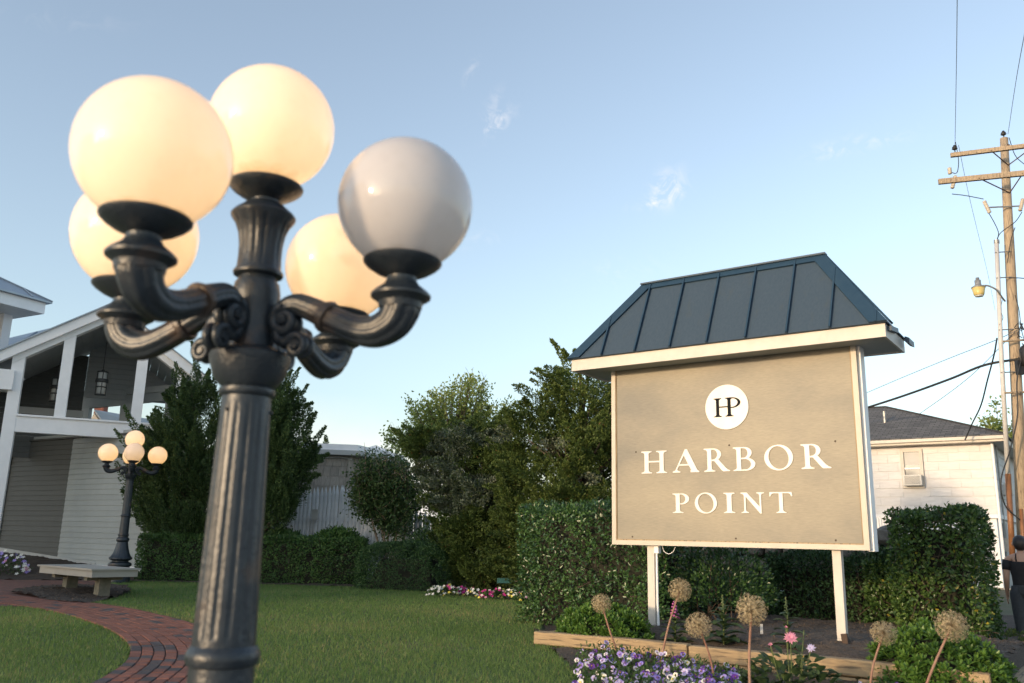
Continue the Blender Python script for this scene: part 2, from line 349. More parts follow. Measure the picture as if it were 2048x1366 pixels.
PET = {'violet': petal("violet_petal", (0.13, 0.028, 0.30)), 'lav': petal("lavender_petal", (0.36, 0.27, 0.68)), 'pale': petal("pale_lilac_petal", (0.62, 0.55, 0.78)),
       'white': petal("white_petal", (0.80, 0.78, 0.70)), 'deep': petal("deep_purple_petal", (0.045, 0.010, 0.10)), 'magenta': petal("magenta_petal", (0.50, 0.02, 0.20)),
       'pink': petal("pink_petal", (0.72, 0.30, 0.42)), 'rose': petal("rose_purple_petal", (0.42, 0.10, 0.30)), 'yel': petal("yellow_petal", (0.80, 0.68, 0.12)), 'blue': petal("blue_violet_petal", (0.20, 0.16, 0.58))}

# ------------------------------------------------------------------ mesh helpers
def link(name, me, mats, parent=None, smooth=False, inv=None):
    if not isinstance(mats, (list, tuple)): mats = [mats]
    for m in mats:
        if m.name not in me.materials: me.materials.append(m)
    if smooth and len(me.polygons):
        me.polygons.foreach_set("use_smooth", np.ones(len(me.polygons), dtype=bool))
    o = bpy.data.objects.new(name, me); COL.objects.link(o)
    if parent is not None: attach(o, parent)
    return o
def attach(o, parent):
    o.parent = parent
    if parent.get("_w") is None:
        loc = Vector(parent.location)
        q = parent
        if q.parent is None: o.matrix_parent_inverse = Matrix.Translation(-loc) if parent.type == 'EMPTY' else Matrix.Identity(4)
def mesh(name, verts, faces, mats, parent=None, smooth=False, mi=None):
    me = bpy.data.meshes.new(name)
    me.from_pydata([tuple(map(float, v)) for v in verts], [], [tuple(map(int, f)) for f in faces])
    if mi is not None: me.polygons.foreach_set("material_index", np.asarray(mi, dtype=np.int32))
    me.update()
    return link(name, me, mats, parent, smooth)
def tag(o, label, cat=None, group=None, kind=None):
    if label: o["label"] = label
    if cat: o["category"] = cat
    if group: o["group"] = group
    if kind: o["kind"] = kind
    return o
def empty(name, loc, label=None, cat=None, group=None, local=False):
    e = bpy.data.objects.new(name, None); e.empty_display_size = 0.1
    e.location = tuple(map(float, loc)); COL.objects.link(e)
    if local: e["_w"] = 1
    return tag(e, label, cat, group)
def kids(parts_parent): return [o for o in bpy.data.objects if o.parent == parts_parent]
class MB:
    def __init__(s): s.v, s.f = [], []
    def add(s, vs, fs):
        n = len(s.v); s.v += [tuple(map(float, v)) for v in vs]; s.f += [tuple(i + n for i in f) for f in fs]; return s
    def box(s, c, sx, sy, sz, ax=None):
        """box centre c, full sizes along axes ax (3 unit vectors)"""
        if ax is None: ax = np.eye(3)
        ax = np.asarray(ax, float); c = np.asarray(c, float)
        vs = [c + ax[0] * sx * i / 2 + ax[1] * sy * j / 2 + ax[2] * sz * k / 2 for k in (-1, 1) for (i, j) in ((-1, -1), (1, -1), (1, 1), (-1, 1))]
        return s.add(vs, [(3, 2, 1, 0), (4, 5, 6, 7), (0, 1, 5, 4), (1, 2, 6, 5), (2, 3, 7, 6), (3, 0, 4, 7)])
    def prism(s, poly, vec):
        n = len(poly); a = [np.asarray(p, float) for p in poly]; b = [p + np.asarray(vec, float) for p in a]
        return s.add(a + b, [tuple(range(n))[::-1], tuple(range(n, 2 * n))] + [(i, (i + 1) % n, n + (i + 1) % n, n + i) for i in range(n)])
    def lathe(s, prof, seg=32, c=(0, 0, 0), mod=None, cap=True):
        n0 = len(s.v); c = np.asarray(c, float)
        for (r, z) in prof:
            for k in range(seg):
                t = 2 * math.pi * k / seg
                rr = r * (mod(t, z) if mod else 1)
                s.v.append((c[0] + rr * math.cos(t), c[1] + rr * math.sin(t), c[2] + z))
        for i in range(len(prof) - 1):
            for k in range(seg):
                a, b = n0 + i * seg + k, n0 + i * seg + (k + 1) % seg
                s.f.append((a, b, b + seg, a + seg))
        if cap:
            s.f.append(tuple(n0 + k for k in range(seg))[::-1])
            s.f.append(tuple(n0 + (len(prof) - 1) * seg + k for k in range(seg)))
        return s
    def tube(s, pts, radii, seg=8, mod=None, cap=True, up=None):
        pts = [np.asarray(p, float) for p in pts]; n = len(pts)
        if not isinstance(radii, (list, tuple, np.ndarray)): radii = [radii] * n
        n0 = len(s.v); ref = np.array(up if up is not None else (0.31, 0.17, 0.93)); prev = None
        for i in range(n):
            t = pts[min(i + 1, n - 1)] - pts[max(i - 1, 0)]; t = t / (np.linalg.norm(t) + 1e-12)
            if prev is None:
                a = np.cross(t, ref)
                if np.linalg.norm(a) < 1e-3: a = np.cross(t, np.array([1, 0, 0.0]))
            else: a = prev - t * np.dot(prev, t)
            a = a / np.linalg.norm(a); b = np.cross(t, a); prev = a
            for k in range(seg):
                th = 2 * math.pi * k / seg; r = radii[i] * (mod(th) if mod else 1)
                s.v.append(tuple(pts[i] + r * (math.cos(th) * a + math.sin(th) * b)))
        for i in range(n - 1):
            for k in range(seg):
                a, b = n0 + i * seg + k, n0 + i * seg + (k + 1) % seg
                s.f.append((a, b, b + seg, a + seg))
        if cap:
            s.f.append(tuple(n0 + k for k in range(seg))[::-1]); s.f.append(tuple(n0 + (n - 1) * seg + k for k in range(seg)))
        return s
    def build(s, name, mats, parent=None, smooth=False): return mesh(name, s.v, s.f, mats, parent, smooth)
def shade_auto(o, ang=40):
    """smooth faces but keep sharp edges over the angle"""
    me = o.data; bm = bmesh.new(); bm.from_mesh(me)
    for f in bm.faces: f.smooth = True
    for e in bm.edges:
        if len(e.link_faces) == 2 and e.calc_face_angle(0) > rad(ang): e.smooth = False
    bm.to_mesh(me); bm.free(); return o
def norm(a): return a / (np.linalg.norm(a, axis=-1, keepdims=True) + 1e-12)
def rvec(n): return norm(RNG.normal(size=(n, 3)))
def leafmesh(name, pos, axis, nrm, length, width, mat, parent=None, var=None, fold=0.0, shape=0.55):
    """many leaves in one mesh: each leaf a quad (or a folded pair) base-left-tip-right"""
    n = len(pos); axis = norm(axis); side = norm(np.cross(axis, nrm)); up = np.cross(side, axis)
    L = np.broadcast_to(np.asarray(length, float), (n,))[:, None]; W = np.broadcast_to(np.asarray(width, float), (n,))[:, None]
    base, tip = pos, pos + axis * L
    mid = pos + axis * L * shape
    l, r = mid + side * W / 2 + up * W * fold, mid - side * W / 2 + up * W * fold
    if fold:
        V = np.stack([base, l, tip, r], 1).reshape(-1, 3); F = np.array([[0, 2, 1], [0, 3, 2]])
        idx = (np.arange(n)[:, None, None] * 4 + F[None]).reshape(-1, 3); per, nf = 3, 2
    else:
        V = np.stack([base, r, tip, l], 1).reshape(-1, 3)
        idx = (np.arange(n)[:, None] * 4 + np.arange(4)[None]); per, nf = 4, 1
    me = bpy.data.meshes.new(name)
    me.vertices.add(len(V)); me.vertices.foreach_set("co", V.astype(np.float32).ravel())
    nl = idx.size; me.loops.add(nl); me.loops.foreach_set("vertex_index", idx.astype(np.int32).ravel())
    me.polygons.add(len(idx)); me.polygons.foreach_set("loop_start", (np.arange(len(idx)) * per).astype(np.int32))
    me.polygons.foreach_set("loop_total", np.full(len(idx), per, np.int32))
    me.update(calc_edges=True)
    if var is None: var = RNG.random(n)
    at = me.attributes.new("var", 'FLOAT', 'FACE'); at.data.foreach_set("value", np.repeat(np.asarray(var, np.float32), nf))
    return link(name, me, mat, parent)
def trimesh(name, V, F, mat, parent=None, var=None, smooth=False):
    me = bpy.data.meshes.new(name); V = np.asarray(V, np.float32); F = np.asarray(F, np.int32)
    me.vertices.add(len(V)); me.vertices.foreach_set("co", V.ravel())
    me.loops.add(F.size); me.loops.foreach_set("vertex_index", F.ravel())
    me.polygons.add(len(F)); me.polygons.foreach_set("loop_start", (np.arange(len(F)) * F.shape[1]).astype(np.int32))
    me.polygons.foreach_set("loop_total", np.full(len(F), F.shape[1], np.int32))
    me.update(calc_edges=True)
    if var is not None:
        at = me.attributes.new("var", 'FLOAT', 'FACE'); at.data.foreach_set("value", np.asarray(var, np.float32))
    return link(name, me, mat, parent, smooth)
def inpoly(x, y, poly):
    x, y = np.asarray(x), np.asarray(y); c = np.zeros(x.shape, bool); n = len(poly)
    for i in range(n):
        x0, y0 = poly[i][:2]; x1, y1 = poly[(i + 1) % n][:2]
        if y0 == y1: continue
        c ^= ((y0 > y) != (y1 > y)) & (x < (x1 - x0) * (y - y0) / (y1 - y0) + x0)
    return c
def catmull(pts, n=12):
    pts = [np.asarray(p, float) for p in pts]; pts = [2 * pts[0] - pts[1]] + pts + [2 * pts[-1] - pts[-2]]; out = []
    for i in range(1, len(pts) - 2):
        a, b, c, d = pts[i - 1:i + 3]
        for k in range(n):
            t = k / n; out.append(0.5 * (2 * b + (c - a) * t + (2 * a - 5 * b + 4 * c - d) * t * t + (3 * b - a - 3 * c + d) * t ** 3))
    out.append(pts[-2]); return np.array(out)
def smooth01(a, b, x):
    t = np.clip((np.asarray(x, float) - a) / (b - a), 0, 1); return t * t * (3 - 2 * t)

US = np.array([0.81189, -0.58381, 0.0]); NS = np.array([-0.58381, -0.81189, 0.0]); UP = np.array([0, 0, 1.0])   # street grid: along the sign, out of the sign

# ------------------------------------------------------------------ terrain
def gz(x, y):
    x, y = np.asarray(x, float), np.asarray(y, float)
    near = -0.72 * (1 - smooth01(3.2, 6.3, y))
    e = US[0] * x + US[1] * y
    side = -0.38 * smooth01(-1.45, -1.10, e) * (1 - smooth01(15, 22, y)) * smooth01(4.5, 7.0, y)
    bedfront = -0.10 * smooth01(1.2, 3.0, x) * (1 - smooth01(-0.5, 0.6, -(NS[0] * (x - 2.1) + NS[1] * (y - 8.7)) + 0.0)) * smooth01(5.0, 6.5, y) * (1 - smooth01(-1.45, -1.1, e))
    rise = 0.45 * smooth01(20.5, 26.0, y) * (1 - smooth01(-9, -6, x))
    return near + side + bedfront + rise
def grid(name, xs, ys, zf, mat, dz=0.0, kind='structure', keep=None):
    X, Y = np.meshgrid(xs, ys); Z = zf(X, Y) + dz
    V = np.stack([X, Y, Z], -1).reshape(-1, 3); nx, ny = len(xs), len(ys)
    i, j = np.meshgrid(np.arange(nx - 1), np.arange(ny - 1)); a = (j * nx + i).ravel()
    F = np.stack([a, a + 1, a + nx + 1, a + nx], 1)
    if keep is not None:
        c = V[F].mean(1); F = F[keep(c[:, 0], c[:, 1])]
        used = np.unique(F); mp = -np.ones(len(V), int); mp[used] = np.arange(len(used)); V, F = V[used], mp[F]
    o = trimesh(name, V, F, mat, smooth=True)
    if kind: o["kind"] = kind
    return o
def axis_steps(a, b, fine_a, fine_b, fine, coarse):
    return np.unique(np.concatenate([np.arange(a, fine_a, coarse), np.arange(fine_a, fine_b, fine), np.arange(fine_b, b + coarse, coarse)]))
grid("ground", axis_steps(-400, 400, -20, 20, 0.5, 20), axis_steps(-60, 900, -4, 34, 0.5, 20), gz, MT['ground'], dz=-0.02)

# path between the two pieces of lawn
inner = catmull([(-2.95, 4.6, 0), (-2.98, 5.8, 0), (-3.10, 6.9, 0), (-3.38, 8.1, 0), (-3.96, 9.4, 0), (-4.98, 10.95, 0), (-6.45, 12.65, 0), (-7.9, 13.75, 0), (-10.2, 14.8, 0), (-14.5, 16.0, 0)], 16)
def resample(c, step):
    d = np.r_[0, np.cumsum(np.linalg.norm(np.diff(c, axis=0), axis=1))]; s = np.arange(0, d[-1], step)
    return np.stack([np.interp(s, d, c[:, k]) for k in range(3)], 1)
inner = resample(inner, 0.05)
tan = norm(np.gradient(inner, axis=0)); nor = np.stack([tan[:, 1], -tan[:, 0], np.zeros(len(tan))], 1)   # to the right of travel = outer side
PW = 1.04
outer = inner + nor * PW
path_poly = [tuple(p[:2]) for p in inner[::6]] + [tuple(p[:2]) for p in outer[::-6]]
plaza_px = [(-200, 1150), (60, 1150), (232, 1160), (205, 1172), (110, 1184), (70, 1192), (120, 1208), (60, 1214), (-200, 1209)]
plaza_poly = [tuple(G(*p)[:2]) for p in plaza_px]
mulch_px = [(22, 1187), (62, 1176), (130, 1170), (252, 1172), (262, 1185), (225, 1198), (172, 1208), (120, 1205), (70, 1197)]
mulch_poly = [tuple(G(*p)[:2]) for p in mulch_px]
bedL, bedJ, bedR = np.array([0.31, 9.92, 0]), np.array([1.80, 8.92, 0]), np.array([3.98, 7.42, 0])
front_poly = [tuple((bedL + np.array([.15, -.25, 0]))[:2]), (0.55, 9.05), (0.62, 8.0), (0.75, 6.2), (5.0, 4.2), tuple((bedR + np.array([.4, -.1, 0]))[:2])]
back_mulch = [(-10.2, 20.7), (-3.3, 20.2), (-1.3, 18.6), (-0.9, 17.9), (0.5, 16.6), (1.0, 13.5), (0.50, 12.25), (0.34, 10.15), (9.0, 10.2), (9, 26), (-10.2, 26)]
def in_lawn(x, y):
    ok = ~inpoly(x, y, path_poly) & ~inpoly(x, y, plaza_poly) & ~inpoly(x, y, mulch_poly) & ~inpoly(x, y, front_poly) & ~inpoly(x, y, back_mulch)
    xl_ = np.where(y < 12.2, .36 + .06 * (y - 9.9), .50 + .7 * (y - 12.2))
    bed = (x > xl_) & (y < 13.6) & ((x - bedL[0]) * (bedR[1] - bedL[1]) - (y - bedL[1]) * (bedR[0] - bedL[0]) < 0)
    return ok & ~bed & (US[0] * x + US[1] * y < -1.5) & (y < 20.9) & (x > -15)
lx, ly = np.arange(-15, 4.01, 0.12), np.arange(4.2, 21.0, 0.12)
grid("lawn", lx, ly, gz, MT['lawn'], dz=-0.006, keep=in_lawn)

# grass blades
def blades(dens, x0, x1, y0, y1, h, w):
    n = int(dens * (x1 - x0) * (y1 - y0)); x, y = RNG.uniform(x0, x1, n), RNG.uniform(y0, y1, n)
    k = in_lawn(x, y) & (np.abs(x) < 0.66 * y + 0.6)
    x, y = x[k], y[k]; return x, y, np.full(len(x), h), np.full(len(x), w)
B = [blades(3600, -6.5, 1.3, 6.2, 9.0, .036, .0050), blades(2600, -8, 1.2, 9.0, 12.0, .036, .006), blades(1600, -9.5, 1.3, 12.0, 15.5, .038, .0075), blades(1000, -10, 1.2, 15.5, 20.8, .042, .010)]
gx, gy, gh, gw = (np.concatenate([b[k] for b in B]) for k in range(4)); n = len(gx)
patch = 0.5 + 0.5 * np.sin(gx * 1.7 + 1.3 * np.sin(gy * .9)) * np.sin(gy * 1.3 + .7 * np.sin(gx * 1.1))
base = np.stack([gx, gy, gz(gx, gy) - 0.004], 1); a = RNG.uniform(0, 2 * np.pi, n)
h = gh * RNG.uniform(.55, 1.25, n); lean = RNG.uniform(.1, .75, n)
side = np.stack([np.cos(a), np.sin(a), np.zeros(n)], 1) * (gw / 2)[:, None]; b2 = a + RNG.uniform(-1, 1, n) + np.pi / 2
tip = base + np.stack([np.cos(b2) * lean * h, np.sin(b2) * lean * h, h], 1)
V = np.stack([base - side, base + side, tip], 1).reshape(-1, 3); F = np.arange(3 * n).reshape(-1, 3)
patch2 = .5 + .5 * np.sin(gx * .8 + 2 * np.sin(gy * .45 + 1)) * np.sin(gy * .6 + 1.5 * np.sin(gx * .5))
gvar = np.clip(RNG.random(n) * .55 + .20 * patch + .28 * (patch2 - .3), 0, .9); dry = RNG.random(n) < .03 + .26 * patch ** 2 * patch2; gvar[dry] = 1.0
# dry fringe where the lawn meets the path
sd = np.full(n, 9.0)
for p in outer[::4]: sd = np.minimum(sd, np.hypot(gx - p[0], gy - p[1]))
gvar[(sd < .14) & (RNG.random(n) < .45)] = 1.0
tag(trimesh("grass", V, F, MT['grass'], var=gvar), "short green mown lawn grass beside the curving brick path", "grass", kind="stuff")

# sand bed of the path and its bricks
nb = len(inner)
Vp = np.concatenate([inner + [0, 0, 0], outer]); Vp[:, 2] = gz(Vp[:, 0], Vp[:, 1]) - 0.002
Fp = np.stack([np.arange(nb - 1), np.arange(nb - 1) + nb, np.arange(nb - 1) + nb + 1, np.arange(1, nb)], 1)
path = trimesh("brick_path", Vp, Fp, MT['joint']); path["kind"] = "structure"
def brick_data(name, L, W, H, mat):
    b = 0.006; v = []
    for (z, ix) in ((-0.02, 0), (H - b, 0), (H, b)):
        v += [(-L / 2 + ix, -W / 2 + ix, z), (L / 2 - ix, -W / 2 + ix, z), (L / 2 - ix, W / 2 - ix, z), (-L / 2 + ix, W / 2 - ix, z)]
    f = [(8, 9, 10, 11)] + [(q * 4 + i, q * 4 + (i + 1) % 4, q * 4 + 4 + (i + 1) % 4, q * 4 + 4 + i) for q in (0, 1) for i in range(4)]
    me = bpy.data.meshes.new(name); me.from_pydata(v, [], f); me.materials.append(mat); me.update(); return me
NC = 10; CW = PW / NC
bm_red = [brick_data("brick", l, CW - 0.008, 0.016, MT['brick']) for l in (0.196, 0.190, 0.200)]
bm_dark = [brick_data("brick", l, CW - 0.008, 0.016, MT['brick_dark']) for l in (0.196, 0.192)]
spots = []
for c in range(NC):
    cur = inner + nor * (CW * (c + .5)); d = np.r_[0, np.cumsum(np.linalg.norm(np.diff(cur, axis=0), axis=1))]
    s = 0.05 + (0.1 if c % 2 else 0)
    while s < d[-1] - .15:
        p = np.array([np.interp(s, d, cur[:, k]) for k in range(3)]); i = min(np.searchsorted(d, s), nb - 1)
        spots.append((p, math.atan2(tan[i][1], tan[i][0]), c)); s += 0.207
spots = [q for q in spots if q[0][1] > 4.9 and q[0][0] > -13]
vis = sorted(spots, key=lambda q: (np.hypot(q[0][0], q[0][1]) if (abs(q[0][0]) < .62 * q[0][1] and q[0][1] > 6.6) else 99))
far = MB(); fari = []
for k, (p, an, c) in enumerate(vis):
    dark = random.random() < (.34 if (p[1] < 9.6 and c < 4) else .10); z = float(gz(p[0], p[1])) + random.uniform(-.002, .003)
    an += random.uniform(-.012, .012)
    me = random.choice(bm_dark if dark else bm_red)
    if k < 300:
        o = bpy.data.objects.new("brick", me); COL.objects.link(o); o.parent = path; o.location = (p[0], p[1], z); o.rotation_euler = (random.uniform(-.01, .01), random.uniform(-.01, .01), an)
    else:
        ca, sa = math.cos(an), math.sin(an)
        far.add([(p[0] + v.co.x * ca - v.co.y * sa, p[1] + v.co.x * sa + v.co.y * ca, z + v.co.z) for v in me.vertices], [tuple(f.vertices) for f in me.polygons]); fari += [1 if dark else 0] * len(me.polygons)
o = mesh("far_bricks", far.v, far.f, [MT['brick'], MT['brick_dark']], path, mi=fari); o["kind"] = "stuff"
# brick paving behind the bench
pz = mesh("brick_paving", [(x, y, 0.004) for x, y in plaza_poly], [tuple(range(len(plaza_poly)))], MT['plaza']); pz["kind"] = "structure"

def mulch_patch(name, poly, zf, mat, step=.1, dz=.012, rough=.02):
    xs = np.array([p[0] for p in poly]); ys = np.array([p[1] for p in poly])
    o = grid(name, np.arange(xs.min() - step, xs.max() + step, step), np.arange(ys.min() - step, ys.max() + step, step),
             lambda x, y: zf(x, y) + rough * (np.sin(x * 9 + 2 * np.sin(y * 7)) * np.sin(y * 11 + np.sin(x * 5)) + .6 * np.sin(x * 23 + y * 17)), mat, dz=dz, keep=lambda x, y: inpoly(x, y, poly))
    return o
mcx, mcy = np.mean([p[0] for p in mulch_poly]), np.mean([p[1] for p in mulch_poly])
def mound_z(x, y): return 0.01 + 0.09 * np.exp(-(((x - mcx) / 1.0) ** 2 + ((y - mcy) / 1.0) ** 2))
mulch_patch("mulch_bed", mulch_poly, mound_z, MT['mulch'], .08)
mulch_patch("planting_bed", back_mulch, lambda x, y: gz(x, y), MT['mulch'], .16, .004, .02)
wall_mulch = [tuple(p) for p in [(-17.5, 20.9), (-10.9, 20.0), (-9.3, 20.7), (-9.3, 23.5), (-17.5, 27.5)]]
mulch_patch("wall_mulch_bed", wall_mulch, lambda x, y: gz(x, y), MT['mulch'], .14, .012, .02)
mulch_patch("flower_bed_soil", front_poly, gz, MT['soil'], .07, .008, .015)
def chips(name, n, fx, zf, size, mat, label):
    x, y = fx(n); k = len(x); pos = np.stack([x, y, zf(x, y) + .012], 1); ax = rvec(k); ax[:, 2] *= .25
    o = leafmesh(name, pos, ax, rvec(k) * .5 + UP, RNG.uniform(.6, 1.5, k) * size, size * .45, mat); tag(o, label, "mulch", kind="stuff"); return o

o = mesh("bounce_sheet", [(-70, -60, -.732), (60, -60, -.732), (60, 2.9, -.732), (-70, 2.9, -.732)], [(0, 1, 2, 3)], MT['concrete']); o["kind"] = "structure"   # unseen pale sheet added to bounce light up onto shaded surfaces
# ------------------------------------------------------------------ sidewalk and street on the right
def strip(name, poly, z, mat, dz): 
    o = mesh(name, [(p[0], p[1], z + dz) for p in poly], [tuple(range(len(poly)))], mat); o["kind"] = "structure"; return o
def eo(e, t): return US * e - NS * t      # e along the sign's line, t away behind it
sw = MB()
def walk_poly(e0, e1, t0, t1): return [eo(e0, t0), eo(e1, t0), eo(e1, t1), eo(e0, t1)]
side = MB()
for k in range(9):
    t0 = 3.0 + k * 1.5
    q = [np.array([p[0], p[1], -0.385]) for p in walk_poly(-1.02, 0.45, t0, t0 + 1.485)]
    o = MB().prism(q, (0, 0, 0.06)).build("paving_slab", MT['concrete'])
    if k == 0: walk = empty("sidewalk", (0, 0, 0)); walk["kind"] = "structure"
    o.parent = walk
strip("street", [(p[0], p[1]) for p in walk_poly(-1.0, 14, 1.0, 21.0)], -0.385, MT['asphalt'], 0.006)
strip("gravel_drive", [(p[0], p[1]) for p in walk_poly(-4.6, -1.04, 14.2, 20.5)], -0.34, MT['asphalt'], 0.05)
kb = MB().box(eo(-1.6, 15.9) + np.array([0, 0, -.28]), 1.2, .15, .16, [US, -NS, UP]); o = kb.build("kerb", MT['concrete']); o["kind"] = "structure"

# ------------------------------------------------------------------ street lamps
GZ = 2.87          # height of the side globes' centres above the lamp's foot
ARM_R, GLOBE_R = 0.53, 0.215
def flute(n, depth, r):
    def f(t, z): return 1 - depth / r * max(0.0, math.cos(n * t)) ** 0.7
    return f
def sphere_mesh(name, r, mat, seg=48, rings=28):
    mb = MB(); prof = [(max(1e-4, r * math.sin(math.pi * i / rings)), -r * math.cos(math.pi * i / rings)) for i in range(rings + 1)]
    mb.lathe(prof, seg); me = bpy.data.meshes.new(name); me.from_pydata(mb.v, [], mb.f); me.update()
    me.materials.append(mat); me.polygons.foreach_set("use_smooth", np.ones(len(me.polygons), bool)); return me
globe_me = sphere_mesh("globe", GLOBE_R, MT['globe'])
def mdata(mb, name, mat, ang=38):
    o = mb.build(name, mat, None, True); shade_auto(o, ang); me = o.data; bpy.data.objects.remove(o); return me
IR = MT['iron']
base_me = mdata(MB().lathe([(.25, 0), (.25, .30), (.235, .325), (.205, .335), (.205, .345), (.243, .36), (.252, .39), (.24, .425), (.20, .44), (.175, .455), (.175, .475), (.225, .495), (.245, .515), (.248, .535), (.236, .55),
        (.205, .585), (.172, .65), (.148, .73), (.128, .82), (.116, .875), (.112, .885), (.128, .90), (.138, .925), (.136, .955), (.122, .98), (.106, .99)], 64,
        mod=lambda t, z: 1 - (.03 * max(0, math.cos(20 * t)) ** .7 if .52 < z < .86 else 0)), "base", IR)
low_me = mdata(MB().lathe([(.104, .985), (.104, 1.02), (.12, 1.03), (.12, 1.05), (.102, 1.06), (.098, 1.25), (.095, 1.45)], 96), "lower_shaft", IR)
ring_me = mdata(MB().lathe([(.094, 1.445), (.104, 1.45), (.109, 1.465), (.109, 1.48), (.103, 1.495), (.097, 1.50), (.094, 1.505)], 64), "shaft_ring", IR)
fs = [(.0935, 1.50), (.0935, 1.515), (.0932, 1.53)] + [(.0932 - .0155 * k / 10, 1.54 + .69 * k / 10) for k in range(11)] + [(.0772, 2.245), (.0770, 2.265)]
def shaft_mod(t, z):
    a = smooth01(1.515, 1.56, z) * (1 - smooth01(2.20, 2.24, z))
    return 1 - .058 * float(a) * (max(0.0, math.cos(14 * t)) ** .6)
shaft_me = mdata(MB().lathe(fs, 14 * 12, mod=shaft_mod), "shaft", IR, 60)
g = GZ
cap_me = mdata(MB().lathe([(.076, 2.262), (.084, 2.266), (.089, 2.275), (.088, 2.288), (.080, 2.294)], 64), "shaft_collar", IR)
hub_me = mdata(MB().lathe([(r, g + z) for r, z in [(.080, -.578), (.098, -.562), (.116, -.530), (.128, -.49), (.130, -.472), (.122, -.462), (.098, -.456), (.084, -.445), (.078, -.42), (.074, -.36), (.075, -.30), (.078, -.26), (.072, -.225), (.062, -.212), (.062, -.200)]], 64), "hub", IR)
col_me = mdata(MB().lathe([(r, g + z) for r, z in [(.064, -.204), (.080, -.196), (.082, -.187), (.076, -.178), (.072, -.17), (.070, -.13), (.071, -.09), (.077, -.05), (.090, -.015), (.105, .006), (.107, .014), (.098, .026), (.076, .044), (.064, .056)]], 16 * 10,
        mod=lambda t, z: 1 - (.05 * max(0, math.cos(16 * t)) ** .7 if -.165 < z - g < -.005 else 0)), "column", IR, 50)
def dish_prof(z): return [(.050, z - .066), (.046, z - .056), (.047, z - .047), (.062, z - .040), (.088, z - .028), (.112, z - .012), (.122, z - .002), (.124, z + .004), (.120, z + .009), (.098, z + .016), (.084, z + .024), (.070, z + .022)]
topdish_me = mdata(MB().lathe([(r, q) for r, q in dish_prof(g + .118)], 64), "globe_holder", IR)
armdish_me = mdata(MB().lathe([(r, q) for r, q in dish_prof(-.196)], 64, c=(ARM_R, 0, g)), "globe_holder", IR)
flange_me = mdata(MB().lathe([(.066, -.345), (.070, -.325), (.082, -.316), (.093, -.309), (.094, -.301), (.084, -.290), (.066, -.276), (.054, -.266), (.051, -.258)], 64, c=(ARM_R, 0, g)), "cup", IR)
apts = catmull([(.085, 0, -.375), (.112, 0, -.325), (.160, 0, -.308), (.225, 0, -.330), (.300, 0, -.368), (.380, 0, -.402), (.450, 0, -.412), (.505, 0, -.388), (.528, 0, -.348), (ARM_R, 0, -.322)], 6)
ar = np.interp(np.linspace(0, 1, len(apts)), [0, .15, .3, .55, .75, .9, 1], [.030, .036, .040, .046, .056, .064, .067])
arm_me = mdata(MB().tube([p + [0, 0, g] for p in apts], list(ar), 48, mod=lambda t: 1 - .10 * max(0, math.cos(8 * t)) ** .8, up=(0, 1, 0)), "arm", IR, 60)
i = 22; t_ = apts[i + 1] - apts[i]; t_ = t_ / np.linalg.norm(t_)
ac_me = mdata(MB().tube([apts[i] + [0, 0, g] + t_ * d for d in (-.014, -.012, 0, .012, .014)], [.04, .050, .054, .050, .04], 32), "arm_ring", IR)
def hcyl(mb, r, c, w, seg=24):
    mb.tube([(c[0], -w / 2, c[1] + g), (c[0], -w / 2 + .004, c[1] + g), (c[0], w / 2 - .004, c[1] + g), (c[0], w / 2, c[1] + g)], [r * .86, r, r, r * .86], seg)
sc = MB()
# upper volute: the arm's inner end curls down into a spiral; lower S-scroll under it
def vol(cx, cz, r0, r1, a0, turns, t0, t1, n=34, w=1.0):
    pts = []; rr = []
    for k in range(n):
        f = k / (n - 1); a = a0 + turns * 2 * math.pi * f; r = r0 + (r1 - r0) * f; pts.append((cx + r * math.cos(a), 0, g + cz + r * math.sin(a))); rr.append(t0 + (t1 - t0) * f)
    for s_ in (-.018, .018): sc.tube([(q[0], s_, q[2]) for q in pts], rr, 10, up=(0, 1, 0))
vol(.128, -.362, .046, .010, 1.7, 1.45, .022, .012)
vol(.178, -.448, .036, .008, 2.6, -1.5, .017, .009)
hcyl(sc, .016, (.128, -.362), .078); hcyl(sc, .012, (.178, -.448), .066)
for s_ in (-.018, .018): sc.tube(catmull([(.100, s_, g - .40), (.112, s_, g - .425), (.135, s_, g - .432), (.150, s_, g - .425)], 5), .018, 10)
scroll_me = mdata(sc, "scroll", IR)
screw_me = mdata(MB().tube([(.0775, 0, 2.215), (.086, 0, 2.215)], [.006, .005], 10), "screw", IR)

